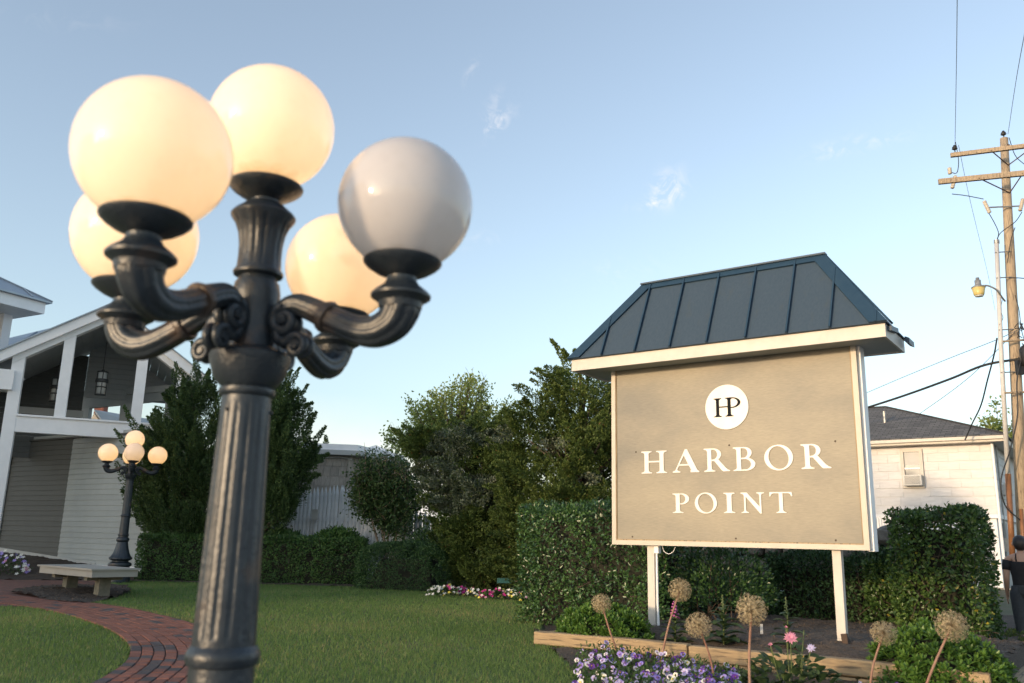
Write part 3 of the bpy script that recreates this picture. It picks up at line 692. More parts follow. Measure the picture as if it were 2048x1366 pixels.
def lamp(loc, az, label, lit, energy):
    L = empty("street_lamp", loc, label, "lamp", "five globe street lamps", local=True)
    def part(name, me, rz=0, parent=L):
        o = bpy.data.objects.new(name, me); COL.objects.link(o); o.parent = parent; o.rotation_euler = (0, 0, rz); return o
    part("base", base_me); part("lower_shaft", low_me); part("shaft_ring", ring_me); part("shaft", shaft_me, .18); part("shaft_collar", cap_me)
    for k in range(3): part("screw", screw_me, 4.2 + k * 2.1)
    part("hub", hub_me); part("column", col_me); part("globe_holder", topdish_me)
    tops = [(0, 0, g + .343)]
    for k in range(4):
        a = az + k * math.pi / 2
        am = part("arm", arm_me, a); part("scroll", scroll_me, 0, am); part("arm_ring", ac_me, 0, am); part("cup", flange_me, 0, am); part("globe_holder", armdish_me, 0, am)
        tops.append((ARM_R * math.cos(a), ARM_R * math.sin(a), g))
    for k, p in enumerate(tops):
        go = part("globe", globe_me); go.location = p
        go["label"] = "lit warm white globe" if lit[k] else "unlit milky white globe"
        if lit[k]:
            ld = bpy.data.lights.new("globe_bulb", 'POINT'); ld.energy = energy[k]; ld.color = (1.0, 0.57, 0.19); ld.shadow_soft_size = 0.045
            lo = bpy.data.objects.new("globe_bulb", ld); COL.objects.link(lo); lo.parent = go; lo.location = (0, 0, .0)
    return L
NEAR = np.array([-.853, 2.733, CAM_H + 1.037 - GZ])
lamp(NEAR, -1.892, "large dark iron lamp post in the foreground with five white globes", [1, 1, 0, 1, 1], [.58, .58, .58, .60, .60])
lamp((-8.74, 19.95, 0.0), math.atan2(-19.95, 8.74) + .03, "distant dark iron lamp post with five globes behind the bench", [1, 1, 1, 1, 1], [.60, .42, .62, .62, .62])

# ------------------------------------------------------------------ the sign
S0 = np.array([1.2869, 10.75, 0.0])
def sp_(s, z, o=0.0): return S0 + US * s + NS * o + UP * z       # o = out of the face, towards the viewer
AXS = [US, NS, UP]
sign = empty("monument_sign", sp_(1.5, 0.1, -.1), "tan roadside sign reading HARBOR POINT under a blue metal hip roof", "sign")
SD = 0.21
for s_ in (.478, 2.640):
    MB().box(sp_(s_, .55, -.12), .09, .09, 1.24, AXS).build("post", MT['cream'], sign)
zb, zt = 1.094, 3.262
fw = .055
def bar(s0, s1, z0, z1, o0, o1, name, mat, par=sign): return MB().box(sp_((s0 + s1) / 2, (z0 + z1) / 2, (o0 + o1) / 2), s1 - s0, o1 - o0, z1 - z0, AXS).build(name, mat, par)
bar(.012, 2.988, zb + .012, zt - .002, -SD, -.030, "cabinet", MT['white'])
fr = bar(0, 3.0, zb, zb + fw, -.05, .012, "frame_rail", MT['signframe']);
bar(0, fw, zb + fw, zt, -.05, .010, "frame_stile", MT['signframe']); bar(3.0 - fw, 3.0, zb + fw, zt, -.05, .010, "frame_stile", MT['signframe'])
panel = bar(fw + .004, 3.0 - fw - .004, zb + fw + .004, zt - .003, -.029, -.008, "panel", MT['signpanel'])
trim = MB()
for (a, b, c, d) in ((fw, fw + .012, zb + fw, zt - .004), (3 - fw - .012, 3 - fw, zb + fw, zt - .004), (fw + .012, 3 - fw - .012, zb + fw, zb + fw + .012)): trim.box(sp_((a + b) / 2, (c + d) / 2, -.006), b - a, .016, d - c, AXS)
trim.build("panel_bead", MT['timber'], panel)
for (s_, z_) in ((.27, 1.19), (1.57, 1.19), (2.66, 1.19), (.33, 2.21), (1.53, 2.24), (2.72, 2.23)):
    MB().tube([sp_(s_, z_, -.008), sp_(s_, z_, -.003)], [.011, .009], 10).build("screw", MT['brown_block'], panel)
bar(2.97, 3.03, zb - .01, zt, -SD - .01, -.052, "edge_board", MT['white'])
# eaves box, fascia and soffit
ze0, ze1 = 3.235, 3.375; e0, e1, of, ob = -.385, 3.385, .35, -.56
bar(e0, e1, ze0, ze1, of - .025, of, "fascia", MT['cream']); bar(e0, e1, ze0, ze1, ob, ob + .025, "fascia", MT['cream'])
bar(e0, e0 + .025, ze0, ze1, ob + .025, of - .025, "fascia", MT['cream']); bar(e1 - .025, e1, ze0, ze1, ob + .025, of - .025, "fascia", MT['cream'])
for k in range(8):
    w_ = (of - ob - .05) / 8; bar(e0 + .025, e1 - .025, ze0 + .018, ze0 + .030, ob + .025 + k * w_ + .002, ob + .025 + (k + 1) * w_ - .002, "soffit_board", MT['greyframe'])
bar(.05, 2.95, zt, ze0 + .017, -SD + .03, -.04, "neck", MT['greyframe'])
# standing seam hip roof
rl, rr_, zr, orr = .42, 2.70, 4.35, -.105
ra0, ra1, rof, rob, zr0 = -.415, 3.415, .385, -.595, 3.378
A, Bq, Cq, Dq = sp_(ra0, zr0, rof), sp_(ra1, zr0, rof), sp_(ra1, zr0, rob), sp_(ra0, zr0, rob); R0, R1 = sp_(rl, zr, orr), sp_(rr_, zr, orr)
roof = MB().add([A, Bq, Cq, Dq, R0, R1], [(2, 3, 4, 5), (3, 0, 4), (1, 2, 5), (3, 2, 1, 0)]).build("roof", MT['navy'], sign)
def fpt(s, t, lift=0.0):      # point on the front slope: s along, t 0 eave .. 1 ridge
    n_ = np.cross(Bq - A, R0 - A); n_ = n_ / np.linalg.norm(n_)
    return sp_(s, zr0 + (zr - zr0) * t, rof + (orr - rof) * t) + n_ * lift
def tmax(s): return min(1.0, (s - ra0) / (rl - ra0), (ra1 - s) / (ra1 - rr_))
seams = [ra0] + [.075 + .462 * k for k in range(8)] + [ra1]; seams = [s for s in seams if s <= ra1]
for a_, b_ in zip(seams[:-1], seams[1:]):
    if b_ - a_ < .05: continue
    ss = [a_ + .003, b_ - .003]; mid_ = [q for q in (rl, rr_) if ss[0] < q < ss[1]]
    top_ = [fpt(q, max(0.001, tmax(q)), .002) for q in [ss[1]] + mid_[::-1] + [ss[0]]]
    pol = [fpt(ss[0], 0, .002), fpt(ss[1], 0, .002)] + top_
    n_ = np.cross(Bq - A, R0 - A); n_ = n_ / np.linalg.norm(n_)
    MB().prism(pol, n_ * .006).build("roof_panel", MT['navy'], roof)
for s_ in seams[1:-1]:
    t1 = tmax(s_) - .01
    if t1 < .05: continue
    dd = fpt(s_, t1) - fpt(s_, 0); ln = np.linalg.norm(dd); dd = dd / ln; nn = np.cross(US, dd); nn = nn / np.linalg.norm(nn)
    MB().box((fpt(s_, 0) + fpt(s_, t1)) / 2 + nn * .022, .018, ln, .042, [US, dd, nn]).build("seam", MT['navycap'], roof)
def cap_strip(p, q, w, h, name, mat, tilt):
    d = (q - p) / np.linalg.norm(q - p); sd = np.cross(d, tilt); sd = sd / np.linalg.norm(sd); up_ = np.cross(sd, d)
    return MB().box((p + q) / 2 + up_ * h, np.linalg.norm(q - p), w, .03, [d, sd, up_]).build(name, mat, roof)
nf = np.cross(Bq - A, R0 - A); nf = nf / np.linalg.norm(nf)
# ridge and hip caps: folded flashing lying on the front slope and one on the end slope
MB().prism([fpt(rl - .02, 1.0, .012), fpt(rl - .06, .93, .012), fpt(rr_ + .06, .93, .012), fpt(rr_ + .02, 1.0, .012)], nf * .02).build("ridge_cap", MT['navycap'], roof)
MB().box((R0 + R1) / 2 + UP * .028, rr_ - rl + .05, .10, .02, AXS).build("ridge_cap", MT['navycap'], roof)
for (sa, sb) in ((ra0, rl), (ra1, rr_)):
    k = 1 if sa < sb else -1
    MB().prism([fpt(sa, 0, .013), fpt(sa + k * .17, 0, .013), fpt(sb + k * .10, .945, .013), fpt(sb - k * .02, 1.0, .013)], nf * .022).build("hip_cap", MT['navycap'], roof)
    En, Rn = (A, R0) if k > 0 else (Bq, R1); Eb = Dq if k > 0 else Cq
    ne = np.cross(Rn - En, Eb - En) * k; ne = ne / np.linalg.norm(ne)
    if np.dot(ne, UP) < 0: ne = -ne
    dd = (Eb - En) / np.linalg.norm(Eb - En)
    MB().prism([En + ne * .012, En + dd * .17 + ne * .012, Rn + dd * .06 + ne * .012, Rn + ne * .012], ne * .022).build("hip_cap", MT['navycap'], roof)
# bent loose flashing at the right end
MB().box(sp_(ra1 - .01, zr0 - .02, .10), .05, .34, .05, [US, norm(NS - .12 * UP), UP]).build("loose_flashing", MT['navycap'], roof)
MB().box(sp_(ra1 + .05, zr0 - .055, -.42), .05, .26, .06, [norm(US - .5 * UP), NS, UP]).build("loose_flashing", MT['navycap'], roof)
# lettering: outlines in units of the cap height
def arc(cx, cy, rx, ry, a0, a1, n=14): return [(cx + rx * math.cos(rad(a0 + (a1 - a0) * k / n)), cy + ry * math.sin(rad(a0 + (a1 - a0) * k / n))) for k in range(n + 1)]
SV = .042; BR = .10   # serif thickness and bracket height
def br(x0, y0, x1, y1, n=5):   # concave bracket from (x0,y0) on the serif to (x1,y1) on the stem (or back)
    return [(x0 + (x1 - x0) * (1 - math.cos(k / n * math.pi / 2)) if abs(y0 - .5) > abs(y1 - .5) and False else x0 + (x1 - x0) * math.sin(k / n * math.pi / 2), y0 + (y1 - y0) * (1 - math.cos(k / n * math.pi / 2))) for k in range(n + 1)]
def foot_r(x, w): return [(x + w, 0), (x + w, SV)] + br(x + w, SV, x, BR + SV)           # right half of a foot serif going up onto a stem edge x
def foot_l(x, w): return (br(x - w, SV, x, BR + SV)[::-1]) + [(x - w, SV), (x - w, 0)]   # left half going down
def head_r(x, w): return [(x + w - 0, 1 - v) for (_, v) in []] + [(px_, 1 - py_) for (px_, py_) in foot_r(x, w)[::-1]]
def head_l(x, w): return [(px_, 1 - py_) for (px_, py_) in foot_l(x, w)[::-1]]
def L_I(): return [foot_r(.25, .10) + head_r(.25, .10) + head_l(.10, .10) + foot_l(.10, .10)], .35
def L_H(w=.98):
    a0, a1, b0, b1 = .13, .285, w - .285, w - .13
    o = foot_r(b1, .12) + head_r(b1, .12) + head_l(b0, .12) + [(b0, .555), (a1, .555)] + head_r(a1, .12)[0:] + head_l(a0, .12) + foot_l(a0, .12) + foot_r(a1, .12) + [(a1, .49), (b0, .49)] + foot_l(b0, .12)
    return [o], w
def L_P(w=.62):
    x0, x1 = .12, .27
    o = foot_r(x1, .13) + [(x1, .44)] + arc(x1 + .06, .72, w - x1 - .06, .28, -90, 90, 20) + [(0, 1), (0, 1 - SV)] + [(px_, 1 - py_) for (px_, py_) in br(0, SV, x0, BR + SV)] + foot_l(x0, .12)
    h = [(x1, .49)] + arc(x1 + .05, .72, w - x1 - .19, .23, -90, 90, 18) + [(x1, .95)]
    return [o, h], w
def L_R(w=.92):
    x0, x1 = .12, .27; bx = .62
    o = foot_r(x1, .13) + [(x1, .46), (.40, .455), (.66, .10), (.76, .03), (w, 0.0 + .025), (w, 0), (.66, 0), (.60, .04), (.60, .04)]
    o = foot_r(x1, .13) + [(x1, .455), (.37, .455), (.62, .06), (.68, 0), (w, 0), (w, SV), (.84, .075), (.76, .16), (.535, .495)] + arc(x1 + .06, .735, bx - x1 - .06, .265, -52, 90, 18) + [(0, 1), (0, 1 - SV)] + [(px_, 1 - py_) for (px_, py_) in br(0, SV, x0, BR + SV)] + foot_l(x0, .12)
    h = [(x1, .51)] + arc(x1 + .05, .735, bx - x1 - .19, .215, -90, 90, 18) + [(x1, .95)]
    return [o, h], w
def L_B(w=.76):
    x0, x1 = .12, .27
    o = [(0, 0)] + arc(.42, .27, w - .42, .27, -90, 62, 18) + arc(.38, .755, .27, .245, -50, 90, 16) + [(0, 1), (0, 1 - SV)] + [(px_, 1 - py_) for (px_, py_) in br(0, SV, x0, BR + SV)] + br(0, SV, x0, BR + SV)[::-1] + [(0, SV)]
    h1 = [(x1, .05)] + arc(.40, .27, w - .55, .22, -90, 90, 16) + [(x1, .49)]; h2 = [(x1, .545)] + arc(.36, .75, .145, .205, -90, 90, 14) + [(x1, .955)]
    return [o, h1, h2], w
def L_O(w=1.0):
    o = arc(w / 2, .5, w / 2, .53, 0, 360, 48)[:-1]; h = []
    for (x, y) in arc(0, 0, w / 2 - .155, .475, 0, 360, 48)[:-1]:
        c, s = math.cos(rad(9)), math.sin(rad(9)); h.append((w / 2 + x * c - y * s, .5 + x * s + y * c))
    return [o, h], w
def L_A(w=.98):
    o = [(w - .32, 0), (w, 0), (w, SV), (w - .07, .09), (.55, 1.02), (.47, 1.02), (.10, .10), (.0, SV), (0, 0), (.28, 0), (.28, SV), (.19, .085), (.165, .13), (.235, .30), (.60, .30), (.685, .12), (.66, .07), (w - .32, SV)]
    h = [(.26, .36), (.425, .755), (.575, .36)]
    return [o, h], w
def L_N(w=1.02):
    a0, a1, b0, b1 = .14, .215, w - .215, w - .14
    o = foot_r(a1, .12) + [(a1, .80), (b0 + .02, -.03), (b1, -.03)] + head_r(b1, .12) + head_l(b0, .12) + [(b0, .30), (.27, 1), (0, 1), (0, 1 - SV), (.09, .93), (a0, .86)] + foot_l(a0, .12)
    return [o], w
def L_T(w=.92):
    x0, x1 = w / 2 - .075, w / 2 + .075
    o = foot_r(x1, .12) + [(x1, .945), (w - .15, .945), (w - .08, .90), (w - .045, .80), (w, .80), (w - .02, 1), (.02, 1), (0, .80), (.045, .80), (.08, .90), (.15, .945), (x0, .945)] + foot_l(x0, .12)
    return [o], w
def letter(fn, s0, s1, z0, hgt, o0, mat, parent, name="letter", depth=.010):
    sp, w = fn(); cu = bpy.data.curves.new(name, 'CURVE'); cu.dimensions = '2D'; cu.fill_mode = 'BOTH'; cu.extrude = depth / 2
    for pl in sp:
        q = []
        for p in pl:
            if not q or abs(p[0] - q[-1][0]) + abs(p[1] - q[-1][1]) > 1e-5: q.append(p)
        s = cu.splines.new('POLY'); s.points.add(len(q) - 1); s.use_cyclic_u = True
        for k, (x, y) in enumerate(q): s.points[k].co = (x / w * (s1 - s0), y * hgt, 0, 1)
    tmp = bpy.data.objects.new("tmp", cu); COL.objects.link(tmp)
    bpy.context.view_layer.update()
    me = bpy.data.meshes.new_from_object(tmp.evaluated_get(bpy.context.evaluated_depsgraph_get())); bpy.data.objects.remove(tmp); bpy.data.curves.remove(cu)
    me.name = name
    Mx = Matrix.Identity(4); org = sp_(s0, z0, o0 + depth / 2)
    for r_ in range(3): Mx[r_][0], Mx[r_][1], Mx[r_][2], Mx[r_][3] = US[r_], UP[r_], NS[r_], org[r_]
    me.transform(Mx); me.materials.clear(); return link(name, me, mat, parent)
o_face = -.0075
for fn, a_, b_ in ((L_H, .405, .752), (L_A, .822, 1.160), (L_R, 1.222, 1.535), (L_B, 1.577, 1.835), (L_O, 1.940, 2.262), (L_R, 2.350, 2.665)): letter(fn, a_, b_, 1.943, .268, o_face, MT['letter'], sign)
for fn, a_, b_ in ((L_P, .812, 1.023), (L_O, 1.093, 1.364), (L_I, 1.446, 1.577), (L_N, 1.648, 1.921), (L_T, 1.976, 2.232)): letter(fn, a_, b_, 1.472, .226, o_face, MT['letter'], sign)
def L_disc(): return [arc(.5, .5, .5, .5, 0, 360, 72)[:-1]], 1.0
med = letter(L_disc, 1.259, 1.783, 2.424, .524, o_face, MT['letter'], sign, "medallion", .012)
letter(lambda: L_H(1.0), 1.362, 1.604, 2.572, .222, o_face + .0125, MT['black'], med, "letter", .003)
letter(lambda: L_P(.80), 1.508, 1.690, 2.572, .222, o_face + .0165, MT['black'], med, "letter", .003)
# junction box, conduit and loose wire on the left post, dark block at the foot of the right one
MB().box(sp_(.555, 1.045, -.10), .055, .07, .085, AXS).build("junction_box", MT['white'], sign)
MB().tube([sp_(.545, 1.01, -.10), sp_(.545, .45, -.10), sp_(.556, .1, -.10)], .014, 10).build("conduit", MT['white'], sign)
MB().tube(catmull([sp_(.62, 1.09, -.1), sp_(.64, 1.03, -.1), sp_(.70, 1.0, -.1), sp_(.76, 1.03, -.1), sp_(.79, 1.09, -.1)], 5), .004, 6).build("loose_wire", MT['white'], sign)
tag(MB().box(sp_(2.69, .16, -.03), .06, .05, .19, [norm(US + .1 * UP), NS, norm(UP - .1 * US)]).build("stake", MT['brown_block']), "short dark brown wooden stake at the sign's right post", "stake")

# ------------------------------------------------------------------ bench
bA = np.array([-6.92, 14.75]); du = norm(np.array([-.77, .64])); dv = np.array([du[1], -du[0]]) * -1
dv = np.array([.64, .77]); BLn, BDp, BZ = 2.12, .86, .50
bench = empty("garden_bench", (bA[0] - .8, bA[1] + .9, 0.05), "long taupe backless bench on a mulch island by the brick path", "bench")
bu, bv = np.array([du[0], du[1], 0]), np.array([dv[0], dv[1], 0])
bc = np.array([bA[0], bA[1], 0]) + bu * BLn / 2 + bv * BDp / 2
MB().box(bc + UP * (BZ - .014), BLn, BDp, .028, [bu, bv, UP]).build("seat", MT['bench'], bench)
for s_ in (-1, 1):
    MB().box(bc + bv * s_ * (BDp / 2 - .05) + UP * (BZ - .085), BLn - .07, .03, .112, [bu, bv, UP]).build("apron", MT['bench'], bench)
    MB().box(bc + bu * s_ * (BLn / 2 - .05) + UP * (BZ - .085), .03, BDp - .135, .112, [bu, bv, UP]).build("apron", MT['bench'], bench)
for s_ in (-1, 1):
    c_ = bc + bu * s_ * .62
    MB().box(c_ + UP * (BZ - .175), .12, .62, .065, [bu, bv, UP]).build("crossbar", MT['benchleg'], bench)
    MB().box(c_ + UP * .16, .17, .20, .33, [bu, bv, UP]).build("leg", MT['benchleg'], bench)

# ------------------------------------------------------------------ entrance pavilion on the left
PA = norm(np.array([.912, .41, 0])); PN = np.array([PA[1], -PA[0], 0])       # along the gable front; out of it, towards the viewer
F0 = P(30, 862, 22.0)
def fp(x, y, off=0.0):
    q = onplane(x, y, F0 + PN * off, PN); return float(np.dot(q - F0, PA)), float(q[2])
def fq(s, z, off=0.0): return np.array([F0[0], F0[1], 0]) + PA * s + PN * off + UP * z
AXP = [PA, PN, UP]
pav = empty("entrance_pavilion", fq(3, 0.3, -1.5), "white gabled entrance pavilion with open upper bays behind the distant lamp", "building")
def fbox(s0, s1, z0, z1, o0, o1, name, mat, par=pav): return MB().box(fq((s0 + s1) / 2, (z0 + z1) / 2, (o0 + o1) / 2), s1 - s0, o1 - o0, z1 - z0, AXP).build(name, mat, par)
bt, bb = fp(130, 838)[1], fp(130, 869)[1]
eL, eR = fp(34.6, 708)[0], fp(412, 757)[0]
ap = fp(228, 608)
zl = fp(0, 703.5); slopeL = (ap[1] - zl[1]) / (ap[0] - zl[0]); sE0 = zl[0] - .55
zr_ = fp(412.8, 755); slopeR = (zr_[1] - ap[1]) / (zr_[0] - ap[0])
def topz(s): return ap[1] + slopeL * (s - ap[0]) if s < ap[0] else ap[1] + slopeR * (s - ap[0])
posts = [(fp(12, 800)[0], fp(37.6, 800)[0]), (fp(117.5, 760)[0], fp(140, 760)[0]), (fp(265, 800)[0], fp(287, 800)[0]), (fp(353, 772)[0], fp(372, 772)[0])]
sP0, sP3 = posts[0][0], posts[3][1]
for k, (a_, b_) in enumerate(posts):
    z0 = -.2 if k in (0, 3) else bt + .03
    zt_ = topz((a_ + b_) / 2) - .34
    fbox(a_, b_, z0, zt_, -.34, -.02, "post", MT['white'])
fbox(posts[0][1], sP3 - .02, bb, bt, -.30, -.03, "beam", MT['white'])
fbox(posts[0][1], sP3 - .02, bt, bt + .05, -.34, .02, "beam_cap", MT['white'])
def rake(s0, s1, d0, d1, o0, o1, name, mat):
    return MB().prism([fq(s0, topz(s0) - d0, o1), fq(s1, topz(s1) - d0, o1), fq(s1, topz(s1) - d1, o1), fq(s0, topz(s0) - d1, o1)], PN * (o0 - o1)).build(name, mat, pav)
rake(sE0, ap[0], .02, .30, -.10, .16, "rake_board", MT['white']); rake(ap[0] + .002, zr_[0], .02, .30, -.10, .16, "rake_board", MT['white'])
rake(posts[0][0], ap[0], .30, .46, -.30, .0, "rake_frieze", MT['white']); rake(ap[0] + .002, sP3, .30, .46, -.30, .0, "rake_frieze", MT['white'])
fbox(sE0, posts[0][0] + .10, topz(sE0) - .62, topz(sE0) - .10, -.5, .10, "eave_return", MT['white'])
fbox(zr_[0] - .40, zr_[0] + .0, topz(zr_[0]) - .34, topz(zr_[0]) - .05, -.5, .10, "eave_return", MT['white'])
def roofslab(s0, s1, d0, d1, o0, o1, name, mat): return MB().prism([fq(s0, topz(s0) - d0, o1), fq(s1, topz(s1) - d0, o1), fq(s1, topz(s1) - d1, o1), fq(s0, topz(s0) - d1, o1)], PN * (o0 - o1)).build(name, mat, pav)
roofslab(sE0 - .05, ap[0], -.02, .018, -5.2, .22, "roof", MT['metalroof']); roofslab(ap[0] + .001, zr_[0] + .05, -.02, .018, -4.2, .22, "roof", MT['metalroof'])
# board ceiling under the roof, board by board
for (s0, s1) in ((posts[0][0], ap[0]), (ap[0] + .004, sP3)):
    n_ = 9
    for k in range(n_):
        a_, b_ = s0 + (s1 - s0) * k / n_, s0 + (s1 - s0) * (k + 1) / n_ - .006
        roofslab(a_, b_, .30, .325, -4.1, -.31, "ceiling_board", MT['ceiling'])
# interior end wall parallel to the front: dark clapboards at left, grey boards above the openings at right
def s_left(z): return zl[0] + (z + .33 - zl[1]) / slopeL
def s_right(z): return ap[0] + (z + .33 - ap[1]) / slopeR
s_mid = fp(166, 800, -3.6)[0]; z_head = fp(250, 806, -3.6)[1]
zz = bb - .4; k = 0
while zz < ap[1] - .36:
    zt_ = min(zz + .155, ap[1] - .34)
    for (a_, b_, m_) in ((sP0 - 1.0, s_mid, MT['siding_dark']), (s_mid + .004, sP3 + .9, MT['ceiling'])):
        if m_ is MT['ceiling'] and zz < z_head: continue
        q_ = [max(a_, s_left(zz)), min(b_, s_right(zz)), min(b_, s_right(zt_)), max(a_, s_left(zt_))]
        if q_[1] - q_[0] < .02 or q_[2] - q_[3] < .01: continue
        MB().prism([fq(q_[0], zz, -3.6), fq(q_[1], zz, -3.6), fq(q_[2], zt_, -3.6 - .012), fq(q_[3], zt_, -3.6 - .012)], -PN * .05).build("clapboard", m_, pav)
    zz += .16; k += 1
a_, b_ = fp(37, 818, -3.4), fp(165, 836, -3.4)
fbox(a_[0], b_[0], a_[1] - .12, a_[1] + .08, -3.46, -3.38, "rail", MT['greyframe'])
# interior back wall on the right: header and posts in front of the open sky
BD = norm(np.array([.85, -.53, 0])); BN = np.array([-BD[1], BD[0], 0]); B0 = P(338, 770, 25.2)
def bq(x, y): return onplane(x, y, B0, BN)
def bpoly(px, name, mat, th=.12): return MB().prism([bq(*p) for p in px], -BN * -th).build(name, mat, pav)
bpoly([(150, 784), (340, 770), (340, 782), (150, 797)], "header", MT['greyframe']); bpoly([(150, 798), (340, 783), (340, 800), (150, 819)], "header", MT['ceiling'])
bpoly([(241, 808), (262, 806), (257, 862), (236, 862)], "back_post", MT['greyframe']); bpoly([(331, 799), (348, 797), (343, 880), (326, 880)], "back_post", MT['greyframe']); bpoly([(163, 817), (178, 816), (174, 856), (159, 856)], "back_post", MT['greyframe'])
# hanging lanterns
def lantern(px, py, off, label):
    s_, z_ = fp(px, py, off); c = fq(s_, z_, off)
    e = empty("hanging_lantern", c, label, "lantern", "lanterns hanging in the pavilion")
    R_, Hh = .155, .66
    MB().lathe([(R_ * .82, -Hh / 2 + .02), (R_ * .82, Hh / 2 - .02)], 24, c=c).build("glass", MT['frost'], e, True)
    for zz in (-Hh / 2, -Hh / 6, Hh / 2): MB().lathe([(R_ * .84, zz - .02), (R_, zz - .015), (R_, zz + .015), (R_ * .84, zz + .02)], 24, c=c).build("band", MT['bronze'], e, True)
    MB().lathe([(R_ * .85, .02), (R_ * 1.1, .025), (R_ * 1.1, .125), (R_ * .85, .13)], 24, c=c).build("band", MT['bronze'], e, True)
    for k in range(6):
        a = k * math.pi / 3; q = c + np.array([math.cos(a), math.sin(a), 0]) * R_ * .97
        MB().box(q, .018, .018, Hh, None).build("bar", MT['bronze'], e)
    MB().lathe([(.02, Hh / 2 + .02), (.05, Hh / 2 + .05), (.012, Hh / 2 + .09), (.008, 1.35)], 12, c=c).build("stem", MT['bronze'], e)
lantern(203, 767, -1.6, "white cylindrical lantern hanging between the pavilion posts"); lantern(112, 780, -2.2, "half hidden lantern behind the pavilion's left inner post")

# clapboard wall below the pavilion
WD = norm(np.array([.85, -.53, 0])); WNn = np.array([WD[1], -WD[0], 0]); W0 = P(230, 1000, 23.0); W0[2] = 0
def wq(s, z, o=0.0): return W0 + WD * s + WNn * o + UP * z
def ws(x, y): q = onplane(x, y, W0, WNn); return float(np.dot(q - W0, WD)), float(q[2])
wz1 = 3.64; wz0 = 0.22
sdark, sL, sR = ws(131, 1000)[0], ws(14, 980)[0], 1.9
wl = empty("clapboard_wall", wq(0, .2), "clapboard side wall, dark at left and grey at right, behind the bench", "wall")
zz = wz0; k = 0
def clap(s0, s1, z, mat):
    h_ = .142
    MB().prism([wq(s0, z, .020), wq(s0, z - .006, -.03), wq(s0, z + h_, -.03), wq(s0, z + h_, .004)], WD * (s1 - s0)).build("clapboard", mat, wl)
while zz < wz1 - .05:
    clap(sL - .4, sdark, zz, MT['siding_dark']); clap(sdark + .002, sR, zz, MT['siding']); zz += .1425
MB().box(wq((sL + sR) / 2 - .2, (wz0 + wz1) / 2, -.10), sR - sL + .4, .12, wz1 - wz0 + .3, [WD, WNn, UP]).build("backing", MT['siding'], wl)
MB().box(wq((sL + sR) / 2 - .2, wz1 + .03, -.06), sR - sL + .5, .24, .05, [WD, WNn, UP]).build("wall_cap", MT['siding_dark'], wl)
MB().box(wq(sL - .02, (wz0 + wz1) / 2, .02), .10, .06, wz1 - wz0, [WD, WNn, UP]).build("corner_board", MT['siding_dark'], wl)
MB().prism([wq(sL - .4, .30, .03), wq(sL - .4, .62, .03), wq(ws(196, 1100)[0], .30, .03), wq(ws(196, 1100)[0], -.05, .03)], -WNn * .03).build("skirt_board", MT['greyframe'], wl)
MB().box(wq((ws(196, 1100)[0] + sR) / 2, .12, .035), sR - ws(196, 1100)[0], .03, .26, [WD, WNn, UP]).build("skirt_board", MT['white'], wl)
# upper roof corner of the main building
T1, T2 = norm(np.array([.47, .88, 0])), norm(np.array([-.88, .47, 0])); TC = P(90, 618, 24.0)
tw = empty("upper_roof", TC, "white boxed eave and pale metal hip roof at the top left", "building")
zt0, zt1 = TC[2] - .15, TC[2] + .17
c1, c2, c3 = TC - T1 * 7, TC - T1 * 7 + T2 * 6, TC + T2 * 6
def at(p, z): return np.array([p[0], p[1], z])
MB().prism([at(TC, zt0), at(c1, zt0), at(c2, zt0), at(c3, zt0)], (0, 0, zt1 - zt0)).build("eave", MT['white'], tw)
ctr = (TC + c2) / 2
o_ = .12; q = [TC + T1 * o_ - T2 * o_, c1 - T1 * o_ - T2 * o_, c2 - T1 * o_ + T2 * o_, c3 + T1 * o_ + T2 * o_]
rf = MB().add([at(p, zt1 + .004) for p in q] + [at(p, zt1 + .05) for p in q] + [at(ctr, zt1 + 1.9)], [(3, 2, 1, 0), (0, 1, 5, 4), (1, 2, 6, 5), (2, 3, 7, 6), (3, 0, 4, 7), (4, 5, 8), (5, 6, 8), (6, 7, 8), (7, 4, 8)]).build("roof", MT['metalroof'], tw)
apx = at(ctr, zt1 + 1.9)
for k in range(6):
    for (ea, eb) in ((q[0], q[1]), (q[3], q[0])):
        b_ = at(ea + (eb - ea) * (k + .5) / 6, zt1 + .05); m_ = (at(ea, zt1 + .05) + at(eb, zt1 + .05)) / 2; f = 1 - abs((k + .5) / 6 - .5) * 2
        MB().tube([b_ + UP * .02, b_ + (apx - m_) * f * .97 + UP * .02], .016, 5).build("seam", MT['metalroof'], rf)
MB().tube([at(q[0], zt1 + .06), apx], .03, 6).build("hip_cap", MT['metalroof'], rf)
MB().box(np.append(P(7, 660, 24.2)[:2], zt0 - 1.0), .26, .26, 2.0, [T1, T2, UP]).build("post", MT['white'], tw)
MB().prism([at(TC - T1 * .9 + T2 * .9, zt0 - 2.6), at(c1 + T2 * .9, zt0 - 2.6), at(c2 - T2 * .5, zt0 - 2.6), at(c3 - T1 * .9 - T2 * .5, zt0 - 2.6)], (0, 0, .9)).build("wall", MT['siding_dark'], tw)
# lower pale roof glimpsed behind the rake board
lr = MB().prism([P(4, 712, 25.5), P(9, 678, 27), P(118, 652, 27), P(125, 668, 25.5)], (0, 0.1, -.12)).build("side_roof", MT['metalroof'], tw)
MB().tube([P(20, 697, 25.4), P(74, 664, 26.6)], .03, 6).build("seam", MT['metalroof'], lr)
